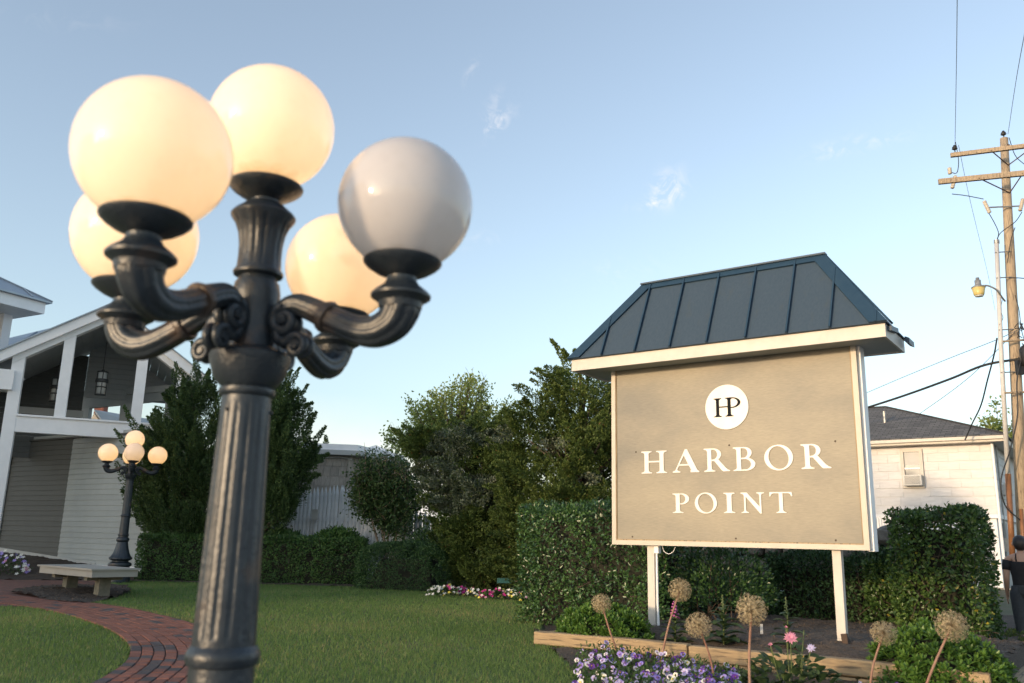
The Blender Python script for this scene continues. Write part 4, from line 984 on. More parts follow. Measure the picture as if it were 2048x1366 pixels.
# unseen building added well out of frame at left to block the low sun
def obox(name, c, sx, sy, sz, ax, mat, par): return MB().box(c, sx, sy, sz, ax).build(name, mat, par)
ID = norm(np.array([-.625, .781, 0])); IN = norm(np.array([.781, .625, 0]))
ic = 46.0 * np.array([-.781, -.625, 0]) + 27.5 * np.array([-.625, .781, 0])
blocker = empty("sun_block_building", ic, "large grey building added out of view at left to block the low sun", "building")
obox("wall", ic + UP * 5.2, 26.0, 9.0, 11.4, [ID, IN, UP], MT['siding'], blocker)
h0 = 10.9; hq = [ic + ID * a_ * 13.4 + IN * b_ * 5.0 + UP * h0 for a_, b_ in ((-1, -1), (1, -1), (1, 1), (-1, 1))]
MB().add(hq + [ic - ID * 10.5 + UP * (h0 + 2.2), ic + ID * 10.5 + UP * (h0 + 2.2)], [(3, 2, 1, 0), (0, 1, 5, 4), (2, 3, 4, 5), (3, 0, 4), (1, 2, 5)]).build("roof", MT['metalroof'], blocker)
for k in range(8):
    for z_ in (2.0, 5.4, 8.6):
        c_ = ic + ID * (-10.6 + k * 3.03) + IN * 4.5 + UP * z_
        w_ = obox("window", c_ + IN * .02, 1.3, .08, 1.8, [ID, IN, UP], MT['white'], blocker); obox("pane", c_ + IN * .055, 1.1, .03, 1.6, [ID, IN, UP], MT['glasspane'], w_)
# house seen through the pavilion's back opening
nh = P(240, 845, 36.0)
nb_ = empty("neighbour_house", at(nh, 0), "tan gabled house with grey roof glimpsed through the pavilion", "house")
r0, r1, r2, r3 = P(188, 822, 36), P(176, 845, 36), P(204, 850, 36), P(300, 848, 38)
MB().prism([P(176, 850, 36), P(188, 826, 36), P(203, 850, 36), P(203, 900, 36), P(176, 900, 36)], (0.9, 3, 0)).build("gable", MT['tan'], nb_)
MB().add([P(188, 819, 35.8), P(212, 851, 35.8), P(330, 866, 38), P(310, 840, 40), P(188, 822.5, 35.8), P(212, 854.5, 35.8), P(330, 869, 38), P(310, 843, 40)], [(0, 1, 2, 3), (7, 6, 5, 4), (0, 4, 5, 1), (1, 5, 6, 2), (2, 6, 7, 3), (3, 7, 4, 0)]).build("roof", MT['ceiling'], nb_)
MB().box(P(202, 820, 38), .42, .42, .9).build("chimney", MT['redbrick'], nb_)
# pale siding of a further house, seen between the beam and the clapboard wall
fh = empty("far_white_house", P(90, 900, 34) * [1, 1, 0], "white sided house seen under the pavilion beam", "house")
for k in range(8): MB().box(P(60, 850 + 8 * k, 34), 7.0, .10 + .02 * (k % 2), .155, [PA, PN, UP]).build("clapboard", MT['white'], fh)
MB().box(P(60, 905, 34.3), 7.0, .2, 2.2, [PA, PN, UP]).build("wall", MT['white'], fh)

# ------------------------------------------------------------------ stockade fence and cedar shed
fence = empty("stockade_fence", P(650, 1160, 23.2) * [1, 1, 0], "white stockade fence with pointed pickets behind the low hedge", "fence")
pk = MB(); pr_ = [(.055, 0), (.055, 1.0)]
pv, pf = [], []
for (z, r) in ((0, .056), (2.18, .056), (2.30, .030), (2.40, .003)):
    for k in range(9):
        a = math.pi * k / 8; pv.append((r * math.cos(a), -r * .75 * math.sin(a), z))
for i in range(3):
    for k in range(8): pf.append((i * 9 + k, i * 9 + k + 1, i * 9 + k + 10, i * 9 + k + 9))
pm = bpy.data.meshes.new("picket"); pm.from_pydata(pv, [], pf); pm.materials.append(MT['fence']); pm.update(); pm.polygons.foreach_set("use_smooth", np.ones(len(pf), bool))
def pickets(p0, p1, n_, h0, h1, lean=0):
    for k in range(n_):
        t = k / (n_ - 1); p = p0 + (p1 - p0) * t
        o = bpy.data.objects.new("picket", pm); COL.objects.link(o); attach(o, fence)
        o.location = (p[0], p[1], p[2] + random.uniform(-.015, .015)); d = p1 - p0
        o.rotation_euler = (0, lean * (1 - t) + random.uniform(-.006, .006), math.atan2(d[1], d[0])); o.scale = ((np.linalg.norm(d[:2]) / (n_ - 1)) / .120, 1, (h0 + (h1 - h0) * t) / 2.4)
fz = .05
fpL, fpM, fpN, fpR = P(505, 1160, 23.4), P(671, 1160, 23.2), P(676, 1160, 23.1), P(870, 1160, 22.4)
for p in (fpL, fpM, fpN, fpR): p[2] = fz
pickets(fpL, fpM, 22, 2.15, 2.42); pickets(fpN, fpR, 24, 2.40, 1.62)
for (a_, b_) in ((fpL, fpM), (fpN, fpR)):
    for z_ in (.5, 1.5): 
        d = (b_ - a_) / np.linalg.norm(b_ - a_); MB().box((a_ + b_) / 2 + UP * z_ + np.array([0, .04, 0]), np.linalg.norm(b_ - a_), .05, .09, [d, np.cross(UP, d), UP]).build("rail", MT['fence'], fence)
ub = P(630, 1030, 23.05)
tag(MB().box(ub, .17, .10, .24).box(ub + np.array([0, -.055, .13]), .19, .03, .03).tube([ub + [-.03, 0, -.12], ub + [-.04, .0, -1.2]], .014, 6).build("electrical_box", MT['plasticwhite']), "small grey electrical box fixed to the white picket fence", "box")
shed = empty("cedar_shed", P(660, 1100, 26.5) * [1, 1, 0], "grey cedar shingled shed with a white flat roof edge", "shed")
SH1, SH2 = norm(np.array([.985, .17, 0])), norm(np.array([.30, .954, 0])); sc0 = P(697, 960, 26.0)
def shq(s, t, z): return np.array([sc0[0], sc0[1], 0]) - SH1 * s + SH2 * t + UP * z
stz = P(697, 913, 26.0)[2]
MB().prism([shq(-.0, 0, 0), shq(3.4, 0, 0), shq(3.4, 3, 0), shq(0, 3, 0)], (0, 0, stz)).build("wall", MT['cedar'], shed)
row = 0; z_ = stz - .30
while z_ > .7:
    s_ = (row % 2) * .07
    while s_ < 2.6:
        w_ = random.uniform(.16, .30)
        MB().prism([shq(s_, -.025, z_), shq(s_, -.004, z_ + .31), shq(s_ + w_ - .012, -.004, z_ + .31), shq(s_ + w_ - .012, -.025, z_)], SH2 * .02).build("shingle", MT['cedar'], shed); s_ += w_
    t_ = 0.02
    while t_ < 1.3:
        w_ = random.uniform(.16, .30); MB().prism([shq(-.025, t_, z_), shq(-.004, t_, z_ + .31), shq(-.004, t_ + w_ - .012, z_ + .31), shq(-.025, t_ + w_ - .012, z_)], SH1 * -.02).build("shingle", MT['cedar'], shed); t_ += w_
    z_ -= .30; row += 1
MB().box(shq(-.03, -.03, stz / 2), .09, .09, stz, [SH1, SH2, UP]).build("corner_board", MT['cedar'], shed)
MB().prism([shq(-.45, -.30, stz + .02), shq(3.8, -.30, stz + .02), shq(3.8, 3.2, stz + .02), shq(-.45, 3.2, stz + .02)], (0, 0, .14)).build("gutter", MT['greyframe'], shed)
MB().prism([shq(-.30, -.18, stz + .165), shq(3.8, -.18, stz + .165), shq(3.8, 3.2, stz + .165), shq(-.30, 3.2, stz + .165)], (0, 0, .18)).build("roof_edge", MT['white'], shed)
sg = [P(722, 911, 28.5), P(755, 893, 28.5), P(800, 912, 28.0), P(800, 960, 28.0), P(722, 960, 28.5)]
MB().prism(sg, (0, 2, 0)).build("gable", MT['cedar'], shed)
for (a_, b_) in (((700, 905), (752, 890)), ((752, 890), (806, 914))):
    MB().prism([P(*a_, 28.1), P(*b_, 28.1), P(b_[0], b_[1] + 8, 28.1), P(a_[0], a_[1] + 8, 28.1)], (0, 2.2, 0)).build("rake_board", MT['white'], shed)
MB().tube(catmull([shq(2.2, -.06, stz - .05), shq(1.2, -.06, stz - .10), shq(.4, -.06, stz - .04), shq(-.1, -.08, stz - .09)], 5), .012, 6).build("cable", MT['plasticwhite'], shed)

# ------------------------------------------------------------------ white house on the right
HC = P(1981, 900, 27.0); HU, HW = US, -NS
def hq_(s, t, z): return np.array([HC[0], HC[1], 0]) - HU * s + HW * t + UP * z        # s to the left along the front, t backwards
hze = P(2003, 884, 26.7)[2]
house = empty("shingled_house", hq_(3, 3, 0), "two storey white shingled house with grey hip roof behind the right hedge", "house")
HLEN, HDEP = 11.0, 7.6
ztrim = P(1992, 1030, 27.0)[2]
MB().prism([hq_(0, 0, ztrim), hq_(HLEN, 0, ztrim), hq_(HLEN, HDEP, ztrim), hq_(0, HDEP, ztrim)], (0, 0, hze - ztrim)).build("upper_wall", MT['houseshingle'], house)
MB().prism([hq_(-.0 + .04, .04, -.1), hq_(HLEN, .04, -.1), hq_(HLEN, HDEP - .04, -.1), hq_(.04, HDEP - .04, -.1)], (0, 0, ztrim + .1)).build("lower_wall", MT['white'], house)
MB().box(hq_(HLEN / 2 - .02, -.03, ztrim - .04), HLEN, .09, .12, [HU, HW, UP]).build("belt_trim", MT['white'], house)
MB().box(hq_(-.03, HDEP / 2, ztrim - .04), .09, HDEP, .12, [HU, HW, UP]).build("belt_trim", MT['white'], house)
# window rectangle on the front, used to leave the shingles out
def hs(x, y): q = onplane(x, y, hq_(0, 0, 0), -HW); return float(np.dot(np.array([HC[0], HC[1], 0]) - q, HU)), float(q[2])
w0, w1 = hs(1800, 899), hs(1851, 976); wx0, wx1, wz_1, wz_0 = w1[0], w0[0], w0[1], w1[1]
z_ = ztrim + .03; row = 0
while z_ < hze - .1:
    h_ = min(.275, hze - z_ - .005); s_ = -(row % 2) * .31
    while s_ < 6.3:
        a_, b_ = max(0.0, s_), s_ + .61; s_ += .615
        segs = [(a_, b_)]
        if z_ + h_ > wz_0 and z_ < wz_1: segs = [q for q in ((a_, min(b_, wx0)), (max(a_, wx1), b_)) if q[1] - q[0] > .03]
        for (a2, b2) in segs: MB().prism([hq_(a2, -.022, z_), hq_(a2, -.003, z_ + h_), hq_(b2 - .006, -.003, z_ + h_), hq_(b2 - .006, -.022, z_)], HW * .018).build("siding_shingle", MT['houseshingle'], house)
    t_ = 0.0
    while t_ < 3.2:
        MB().prism([hq_(-.022, t_, z_), hq_(-.003, t_, z_ + h_), hq_(-.003, t_ + .60, z_ + h_), hq_(-.022, t_ + .60, z_)], HU * -.018).build("siding_shingle", MT['houseshingle'], house); t_ += .615
    z_ += .28; row += 1
win = MB()
for (a_, b_, c_, d_) in ((wx0, wx1, wz_1 - .10, wz_1), (wx0, wx1, wz_0, wz_0 + .07), (wx0, wx0 + .10, wz_0 + .07, wz_1 - .10), (wx1 - .10, wx1, wz_0 + .07, wz_1 - .10)): win.box(hq_((a_ + b_) / 2, -.03, (c_ + d_) / 2), b_ - a_, .10, d_ - c_, [HU, HW, UP])
wo = win.build("window", MT['cream'], house)
MB().box(hq_((wx0 + wx1) / 2, -.005, (wz_0 + wz_1) / 2), wx1 - wx0 - .2, .02, wz_1 - wz_0 - .17, [HU, HW, UP]).build("pane", MT['glasspane'], wo)
MB().box(hq_((wx0 + wx1) / 2, -.018, wz_1 - .32), wx1 - wx0 - .22, .006, .40, [HU, HW, UP]).build("blind", MT['blind'], wo)
MB().box(hq_((wx0 + wx1) / 2, -.03, (wz_0 + wz_1) / 2), wx1 - wx0 - .2, .05, .05, [HU, HW, UP]).build("sash_rail", MT['white'], wo)
ac = MB().box(hq_((wx0 + wx1) / 2 - .02, -.17, wz_0 + .24), .56, .34, .34, [HU, HW, UP]).build("air_conditioner", MT['plasticwhite'], house)
for k in range(9): MB().box(hq_((wx0 + wx1) / 2 - .02, -.345, wz_0 + .12 + k * .03), .46, .012, .014, [HU, HW, UP]).build("louvre", MT['grille'], ac)
MB().box(hq_(-.14, 2.2, P(2003, 972, 27)[2]), .3, .5, .34, [HU, HW, UP]).build("air_conditioner", MT['plasticwhite'], house)
ov = .45; hE = [hq_(-ov, -ov, 0), hq_(HLEN + ov, -ov, 0), hq_(HLEN + ov, HDEP + ov, 0), hq_(-ov, HDEP + ov, 0)]
MB().prism([p + UP * hze for p in hE], (0, 0, .17)).build("fascia", MT['cream'], house)
ext = .06; hE2 = [hq_(-ov - ext, -ov - ext, 0), hq_(HLEN + ov + ext, -ov - ext, 0), hq_(HLEN + ov + ext, HDEP + ov + ext, 0), hq_(-ov - ext, HDEP + ov + ext, 0)]
hd = (HDEP + 2 * ov) / 2; zr2 = hze + .19 + 1.75
rv = [p + UP * (hze + .175) for p in hE2] + [p + UP * (hze + .21) for p in hE2] + [hq_(-ov + hd, HDEP / 2, zr2), hq_(HLEN + ov - hd, HDEP / 2, zr2)]
hr = MB().add(rv, [(3, 2, 1, 0), (0, 1, 5, 4), (1, 2, 6, 5), (2, 3, 7, 6), (3, 0, 4, 7), (4, 5, 9, 8), (6, 7, 8, 9), (7, 4, 8), (5, 6, 9)]).build("roof", MT['shingle_roof'], house)
uvl = hr.data.uv_layers.new(name="UVMap")
for poly in hr.data.polygons:
    n_ = np.array(poly.normal); hdir = np.cross(UP, n_); hdir = hdir / (np.linalg.norm(hdir) + 1e-9); vd = np.cross(n_, hdir)
    for li in poly.loop_indices:
        co = np.array(hr.data.vertices[hr.data.loops[li].vertex_index].co); uvl.data[li].uv = (np.dot(co, hdir), np.dot(co, vd))
MB().tube([rv[4] + UP * .01, rv[8] + UP * .01], .04, 5).build("hip_shingle", MT['shingle_roof'], hr); MB().tube([rv[8] + UP * .01, rv[9] + UP * .01], .04, 5).build("ridge_shingle", MT['shingle_roof'], hr)
MB().prism([hq_(-.03, 1.1, -.1), hq_(-.03, 2.0, -.1), hq_(-.03, 2.0, 2.0), hq_(-.03, 1.1, 2.0)], HU * -.03).build("door", MT['greyframe'], house)
MB().prism([hq_(-.35, -.3, -.3), hq_(5, -.3, -.3), hq_(5, .1, -.3), hq_(-.35, .1, -.3)], (0, 0, .32)).build("foundation", MT['concrete'], house)
MB().tube([hq_(-.06, -.06, hze), hq_(-.06, -.06, .1)], .045, 8).build("downspout", MT['white'], house)
MB().box(hq_(HLEN / 2, -ov - .05, hze + .12), HLEN + .9, .11, .10, [HU, HW, UP]).build("gutter", MT['cream'], house)
MB().tube([hq_(3.4, 1.6, hze + .8), hq_(3.4, 1.6, hze + 1.45)], .05, 8).build("vent_pipe", MT['steel'], hr)
MB().box(hq_(-.07, .9, 1.3), .16, .3, .42, [HU, HW, UP]).build("meter_box", MT['steel'], house); MB().tube([hq_(-.07, .9, 1.5), hq_(-.07, .9, hze)], .03, 6).build("service_conduit", MT['steel'], house)
# short white picket fence beside the house
pf2 = empty("garden_fence", P(1760, 1085, 19.0) * [1, 1, 0], "white board fence glimpsed between the sign and the right hedge", "fence")
for k in range(9):
    c_ = P(1742 + k * 5.2, 1080, 19.0); top = P(1742 + k * 5.2, 1032 + (k % 2), 19.0)[2]
    MB().prism([at(c_, 0) - HU * .026, at(c_, 0) + HU * .026, at(c_, top - .03) + HU * .026, at(c_, top) , at(c_, top - .03) - HU * .026], HW * .02).build("picket", MT['fence'], pf2)
MB().box(at(P(1762, 1060, 19.05), P(1762, 1060, 19)[2]), .6, .03, .06, [HU, HW, UP]).build("rail", MT['fence'], pf2)

# ------------------------------------------------------------------ utility pole, street light, wires
PY = 24.0
ptop, pbot = P(2008, 277, PY), P(2052, 1150, PY); 
up_ = empty("utility_pole", pbot, "weathered wooden utility pole with two crossarms by the house", "pole")
def pp(y, dx=0, dy=0.0): 
    t = (y - 277) / (1150 - 277); b = P(2008 + 44 * t, y, PY); return b + np.array([dx, dy, 0])
MB().tube([pp(277), pp(500), pp(800), pp(1220)], [.112, .135, .155, .185], 20).build("shaft", MT['pole'], up_, True)
cd = norm(np.array([.96, -.28, 0]))
def xarm(x0, y0, half, z_off=.0, hh=.11):
    a_ = P(x0, y0, 24.2); c_ = at(pp(y0), a_[2]); L_ = np.linalg.norm((c_ - a_)[:2]); d = at(c_ - a_, 0) / L_
    slope = P(2008, y0 - 28, 24)[2] - a_[2]
    m_ = at(pp(y0 - 20), (a_[2] + P(2008, y0 - 26, PY)[2]) / 2 + 0.0); return a_, d, L_
def arm_piece(xl, yl, yr, hh, name, dyo):
    a_ = P(xl, yl, PY + dyo); e_ = P(2090, yr, PY - .9 + dyo); z = (a_[2] + e_[2]) / 2; d = e_ - a_; d[2] = 0; L_ = np.linalg.norm(d); d = d / L_
    MB().box((at(a_, z) + at(e_, z)) / 2, L_, .10, hh, [d, np.cross(UP, d), UP]).build(name, MT['pole'], up_); return a_, d, z, L_
a1_, d1_, z1_, l1_ = arm_piece(1901, 310, 288, .125, "crossarm", -.16)
a2_, d2_, z2_, l2_ = arm_piece(1877, 366, 340, .155, "crossarm", -.17)
for (a_, d_, z_, yy) in ((a1_, d1_, z1_, 327), (a2_, d2_, z2_, 382)):
    for s_ in (1.05, 2.05):
        q_ = pp(yy); MB().tube([at(a_ + d_ * (s_ if s_ < 1.5 else 2.2), z_ - .03) + np.array([0, -.06, 0]), q_ + np.array([0, -.14, -.12])], .018, 6).build("brace", MT['rust'], up_)
for yy in (297, 352): MB().box(pp(yy) + np.array([0, -.215, 0]), .07, .02, .07).build("bolt_plate", MT['rust'], up_)
def pin_insulator(c): return MB().lathe([(.015, -.12), (.015, 0), (.05, .01), (.085, .04), (.05, .06), (.075, .09), (.04, .12), (.035, .15)], 14, c=c)
for c_ in (P(1910, 303, 23.84) + UP * .05, pp(277) + UP * .1): pin_insulator(c_).build("insulator", MT['wire'], up_, True)
def bushing(c, d, L_, name="fuse_cutout"):
    n_ = 6; pts, rr = [], []
    for k in range(n_ * 2 + 1): pts.append(c + d * L_ * k / (n_ * 2)); rr.append(.062 if k % 2 else .046)
    MB().tube(pts, rr, 12).build(name, MT['porcelain'], up_, True)
bushing(P(1911, 352, 23.75), norm(np.array([-.35, 0, -1])), .42); bushing(P(1900, 348, 23.8), np.array([0, 0, 1.0]), .20)
bushing(P(1968, 402, 23.8), norm(np.array([.35, 0, -1])), .40); bushing(P(2046, 398, 23.8), norm(np.array([-.35, 0, -1])), .40)
MB().tube([P(1975, 415, 23.8), P(2040, 412, 23.8)], .022, 6).build("bracket", MT['steel'], up_)
MB().tube([P(1993, 480, 23.75), P(1993.5, 487, 23.75)], .075, 12).build("riser_head", MT['steel'], up_)
MB().tube([P(1993, 487, 23.75), P(2003, 720, 23.75), P(2016, 948, 23.75)], .062, 14).build("riser_conduit", MT['pvc'], up_, True)
MB().tube([P(2016, 948, 23.75), P(2026, 1130, 23.7)], .075, 14).build("riser_guard", MT['orange_pipe'], up_, True)
MB().tube([P(2042, 1018, 23.6), P(2050, 1130, 23.6)], .05, 10).build("riser_guard", MT['orange_pipe'], up_, True)
for yy in (505, 745, 556, 660): MB().tube([P(1993 + (yy - 487) * .05, yy, 23.7) + np.array([-.05, 0, 0]), pp(yy, 0, -.1)], .018, 6).build("standoff", MT['steel'], up_)
MB().tube([P(2005, 683, 23.7), P(2075, 678, 23.7)], .03, 6).build("spar", MT['pole'], up_); MB().tube([P(2008, 786, 23.7), P(2075, 783, 23.7)], .03, 6).build("spar", MT['pole'], up_)
tc = P(2055, 712, 23.5); MB().lathe([(.16, -.28), (.19, -.26), (.19, .2), (.12, .3), (.05, .33)], 18, c=tc).build("transformer", MT['wire'], up_, True)
MB().box(P(2040, 735, 23.6), .2, .15, .4).build("splice_box", MT['wire'], up_)
def loose(pts, r=.012, mat='wire'): return MB().tube(catmull([P(*p) for p in pts], 6), r, 6).build("drop_wire", MT[mat], up_)
loose([(1911, 284, 23.8), (1917, 320, 23.8), (1914, 345, 23.8), (1902, 345, 23.8)]); loose([(1904, 388, 23.8), (1930, 391, 23.8), (1967, 398, 23.8)]); loose([(1977, 425, 23.8), (1990, 448, 23.8), (1997, 466, 23.8), (1994, 480, 23.8)])
loose([(2044, 424, 23.8), (2030, 444, 23.8), (2002, 465, 23.8), (1994, 480, 23.8)]); loose([(2018, 275, 23.8), (2030, 310, 23.8), (2048, 328, 23.8), (2070, 345, 23.8)])
loose([(2030, 455, 23.8), (2022, 480, 23.8), (2015, 525, 23.8)]); loose([(2048, 700, 23.5), (2034, 760, 23.5), (2035, 830, 23.5), (2020, 900, 23.5), (2002, 960, 23.5), (2010, 1010, 23.6), (2040, 1040, 23.6)], .02)
loose([(2005, 600, 23.7), (2000, 620, 23.7), (2006, 635, 23.7), (1999, 650, 23.7)], .008); loose([(2018, 556, 23.7), (2040, 556, 23.7), (2075, 560, 23.7)], .014); loose([(2030, 590, 23.6), (2038, 620, 23.6), (2043, 660, 23.6), (2052, 690, 23.6)], .012)
for k in range(10):
    x_, y_ = 2034 + 14 * random.random(), 640 + 70 * random.random(); loose([(x_, y_, 23.5), (x_ + random.uniform(-8, 12), y_ + random.uniform(0, 16), 23.5), (x_ + random.uniform(-6, 16), y_ + random.uniform(6, 30), 23.5)], .012)
MB().lathe([(.10, -.04), (.13, -.02), (.13, .03), (.10, .05)], 14, c=pp(553)).build("cable_clamp", MT['wire'], up_)
# street light on its bracket
sl = empty("street_light", P(2008, 600, 23.8), "small street light with amber lens on the utility pole", "street light")
MB().tube(catmull([P(1967, 571, 23.6), P(1978, 572, 23.6), P(1993, 580, 23.6), P(2005, 596, 23.75), P(2010, 602, 23.9)], 6), .026, 10).build("bracket_arm", MT['steel'], sl, True)
c_ = P(1957, 578, 23.6)
MB().lathe([(.10, .02), (.19, .03), (.185, .06), (.10, .11), (.085, .13), (.085, .26), (.05, .27), (.05, .34), (.02, .345)], 20, c=c_).build("housing", MT['steel'], sl, True)
MB().lathe([(.12, -.20), (.14, -.17), (.18, .025)], 20, c=c_).build("lens", MT['drum'], sl, True)
MB().lathe([(.02, -.235), (.11, -.225), (.12, -.20)], 20, c=c_).build("lens_rim", MT['frost'], sl, True)
def wire(pts, r, label, mat='wire', name="power_line"): return tag(MB().tube(catmull([P(*p) for p in pts], 8), r, 6).build(name, MT[mat]), label, "wire")
wire([(1910, 290, 23.84), (1913, 120, 17.0), (1915, -60, 11.5)], .007, "thin wire rising from the crossarm's left insulator", 'thinwire')
wire([(2016, 268, 23.9), (2034, 150, 17.5), (2066, -20, 11.5)], .007, "thin wire rising from the pole top to the frame edge", 'thinwire')
wire([(1917, 290, 23.85), (1940, 400, 29), (1975, 545, 38), (1990, 620, 44)], .007, "faint thin wire falling behind the riser pipe", 'thinwire')
wire([(1700, 826, 30), (1800, 794, 28), (1900, 758, 26), (1970, 730, 24.6), (2052, 716, 23.6)], .036, "thick black cable sagging from the pole to behind the sign")
wire([(1700, 800, 34), (1800, 757, 30), (1900, 716, 27), (1992, 680, 24.3), (2045, 655, 23.6)], .010, "thin upper wire crossing above the house roof", 'thinwire')
wire([(1760, 880, 33), (1850, 820, 29.5), (1940, 753, 26), (2030, 664, 23.7)], .010, "thin lower wire slanting across the thick cable", 'thinwire')
wire([(1930, 880, 26.6), (1944, 848, 26.3), (1962, 810, 25.5), (1975, 760, 24.8), (1988, 710, 24.2), (1994, 676, 23.8)], .022, "twisted service drop running from pole to house eave")
# ------------------------------------------------------------------ stone wall behind the sign
stw = empty("stone_wall", sp_(.2, 0, -4.5), "rough field stone wall in the shade behind the sign", "wall")
def stone_data(seed):
    r = random.Random(seed); bm = bmesh.new(); bmesh.ops.create_icosphere(bm, subdivisions=2, radius=.5)
    for v in bm.verts:
        p = v.co; f = 1 + .16 * math.sin(p.x * 7 + seed) * math.sin(p.y * 6 + seed * 2) + r.uniform(-.05, .05)
        m_ = max(abs(p.x), abs(p.y), abs(p.z)); v.co = p * f * (.55 + .45 * (.5 / m_) * .8)
    me = bpy.data.meshes.new("stone"); bm.to_mesh(me); bm.free(); me.materials.append(MT['stone']); return me
sds = [stone_data(k) for k in range(5)]
z_ = .0
for row in range(6):
    s_ = -2.2 + random.uniform(0, .2)
    while s_ < 2.3:
        w_ = random.uniform(.28, .50); o = bpy.data.objects.new("stone", random.choice(sds)); COL.objects.link(o); attach(o, stw)
        p = sp_(s_ + w_ / 2, z_ + .13, -4.5 + random.uniform(-.05, .05)); o.location = tuple(p); o.scale = (w_ * 1.02, .42, random.uniform(.25, .32)); o.rotation_euler = (random.uniform(-.1, .1), random.uniform(-.12, .12), math.atan2(US[1], US[0])); s_ += w_ * .93
    z_ += .235
MB().box(sp_(.05, .7, -4.62), 4.3, .2, 1.4, AXS).build("mortar", MT['joint'], stw)

# ------------------------------------------------------------------ person walking away at the right edge
pc = P(2050, 1180, 12.6); px0, py0 = pc[0], pc[1]; pz0 = -0.325
per = empty("person", (px0, py0, pz0), "person seen from behind in a black off shoulder top and dark jeans", "person", local=True)
per.rotation_euler = (0, 0, rad(-28))
SK = 1.0
def loft(secs, name, mat, parent, seg=20, smooth=True):
    mb = MB(); n0 = 0
    for (cx, cy, cz, rx, ry) in secs:
        for k in range(seg):
            a = 2 * math.pi * k / seg; mb.v.append((cx + rx * math.cos(a), cy + ry * math.sin(a), cz))
    for i in range(len(secs) - 1):
        for k in range(seg): a, b = i * seg + k, i * seg + (k + 1) % seg; mb.f.append((a, b, b + seg, a + seg))
    mb.f.append(tuple(range(seg))[::-1]); mb.f.append(tuple((len(secs) - 1) * seg + k for k in range(seg)))
    return mb.build(name, mat, parent, smooth)
# body by a skin modifier: pelvis root, spine, neck, head, arms, legs, fingers
J = [((0, 0, .90), .12), ((0, .01, 1.02), .105), ((0, .0, 1.18), .115), ((0, -.01, 1.33), .10), ((0, .0, 1.41), .052), ((0, .015, 1.46), .05), ((0, .02, 1.55), .082), ((0, .02, 1.61), .07)]
Eg = [(i, i + 1) for i in range(len(J) - 1)]
def chain(root, pts):
    last = root
    for p in pts: J.append(p); Eg.append((last, len(J) - 1)); last = len(J) - 1
    return last
for s_ in (-1, 1):
    fwd = .10 if s_ < 0 else -.12
    w_ = chain(3, [((s_ * .10, -.005, 1.36), .062), ((s_ * .175, 0, 1.335), .056), ((s_ * .205, -.01, 1.20), .050), ((s_ * .215, -.03 + fwd * .2, 1.06), .043), ((s_ * .22, .02 + fwd * .5, .93), .036), ((s_ * .22, .04 + fwd * .6, .84), .022), ((s_ * .222, .05 + fwd * .7, .79), .026)])
    for k, (dx, ln) in enumerate(((-.024, .052), (-.008, .064), (.008, .060), (.022, .046))):
        y_ = .05 + fwd * .7 + dx; chain(w_, [((s_ * .225, y_, .765), .0095), ((s_ * .223, y_ + .008, .765 - ln * .55), .0085), ((s_ * .216, y_ + .014, .765 - ln), .0075)])
    chain(w_ - 1, [((s_ * .212, .08 + fwd * .7, .80), .010), ((s_ * .208, .095 + fwd * .7, .765), .008)])
    st = .16 if s_ > 0 else -.18
    chain(0, [((s_ * .085, 0, .84), .098), ((s_ * .10, st * .45, .50), .062), ((s_ * .10, st * .5 - .02, .38), .056), ((s_ * .10, st - .05, .09), .036), ((s_ * .10, st + .02, .045), .035), ((s_ * .10, st + .14, .03), .026)])
me = bpy.data.meshes.new("body"); me.from_pydata([j[0] for j in J], Eg, []); me.update()
bo = bpy.data.objects.new("body", me); COL.objects.link(bo); bo.parent = per
sm = bo.modifiers.new("skin", 'SKIN'); sm.use_smooth_shade = True
for k, j in enumerate(J):
    v = me.skin_vertices[0].data[k]; v.radius = (j[1] * (1.25 if k in (0, 1, 2, 3) else 1), j[1] * (.85 if k in (0, 1, 2, 3) else 1)); v.use_root = (k == 0)
ss = bo.modifiers.new("sub", 'SUBSURF'); ss.levels = 1; ss.render_levels = 2
me.materials.append(MT['skin'])
loft([(0, .0, .93, .150, .115), (0, .0, 1.00, .142, .108), (0, .0, 1.10, .148, .110), (0, .0, 1.22, .170, .122), (0, -.002, 1.285, .178, .118), (0, -.002, 1.30, .174, .114)], "top", MT['blackcloth'], per)
for s_ in (-1, 1):
    mb = MB().tube([(s_ * .182, 0, 1.315), (s_ * .200, -.006, 1.24), (s_ * .208, -.012, 1.18)], [.064, .056, .050], 16); mb.build("sleeve", MT['blackcloth'], per, True)
    mb = MB().tube([(s_ * .07, -.075, 1.29), (s_ * .075, -.098, 1.345), (s_ * .07, -.05, 1.405), (s_ * .06, .04, 1.40)], .009, 8); mb.build("strap", MT['blackcloth'], per, True)
    st = .16 if s_ > 0 else -.18
    MB().tube([(s_ * .07, 0, .95), (s_ * .085, 0, .84), (s_ * .098, st * .3, .62), (s_ * .10, st * .48, .45), (s_ * .10, st * .75, .25), (s_ * .10, st - .05, .06)], [.095, .112, .088, .072, .064, .056], 18).build("trouser_leg", MT['denim'], per, True)
    MB().tube([(s_ * .10, st - .09, .045), (s_ * .10, st - .02, .05), (s_ * .10, st + .08, .04), (s_ * .10, st + .15, .025)], [.036, .046, .042, .025], 12).build("shoe", MT['blackcloth'], per, True)
loft([(0, .0, .80, .135, .115), (0, 0, .88, .162, .125), (0, 0, .955, .150, .118), (0, 0, .975, .146, .114)], "trouser_seat", MT['denim'], per)
loft([(0, -.035, 1.455, .03, .02), (0, -.03, 1.475, .062, .055), (0, -.012, 1.53, .088, .088), (0, .0, 1.585, .094, .102), (0, .01, 1.63, .080, .09), (0, .015, 1.662, .045, .05), (0, .015, 1.672, .01, .01)], "hair", MT['hair'], per)
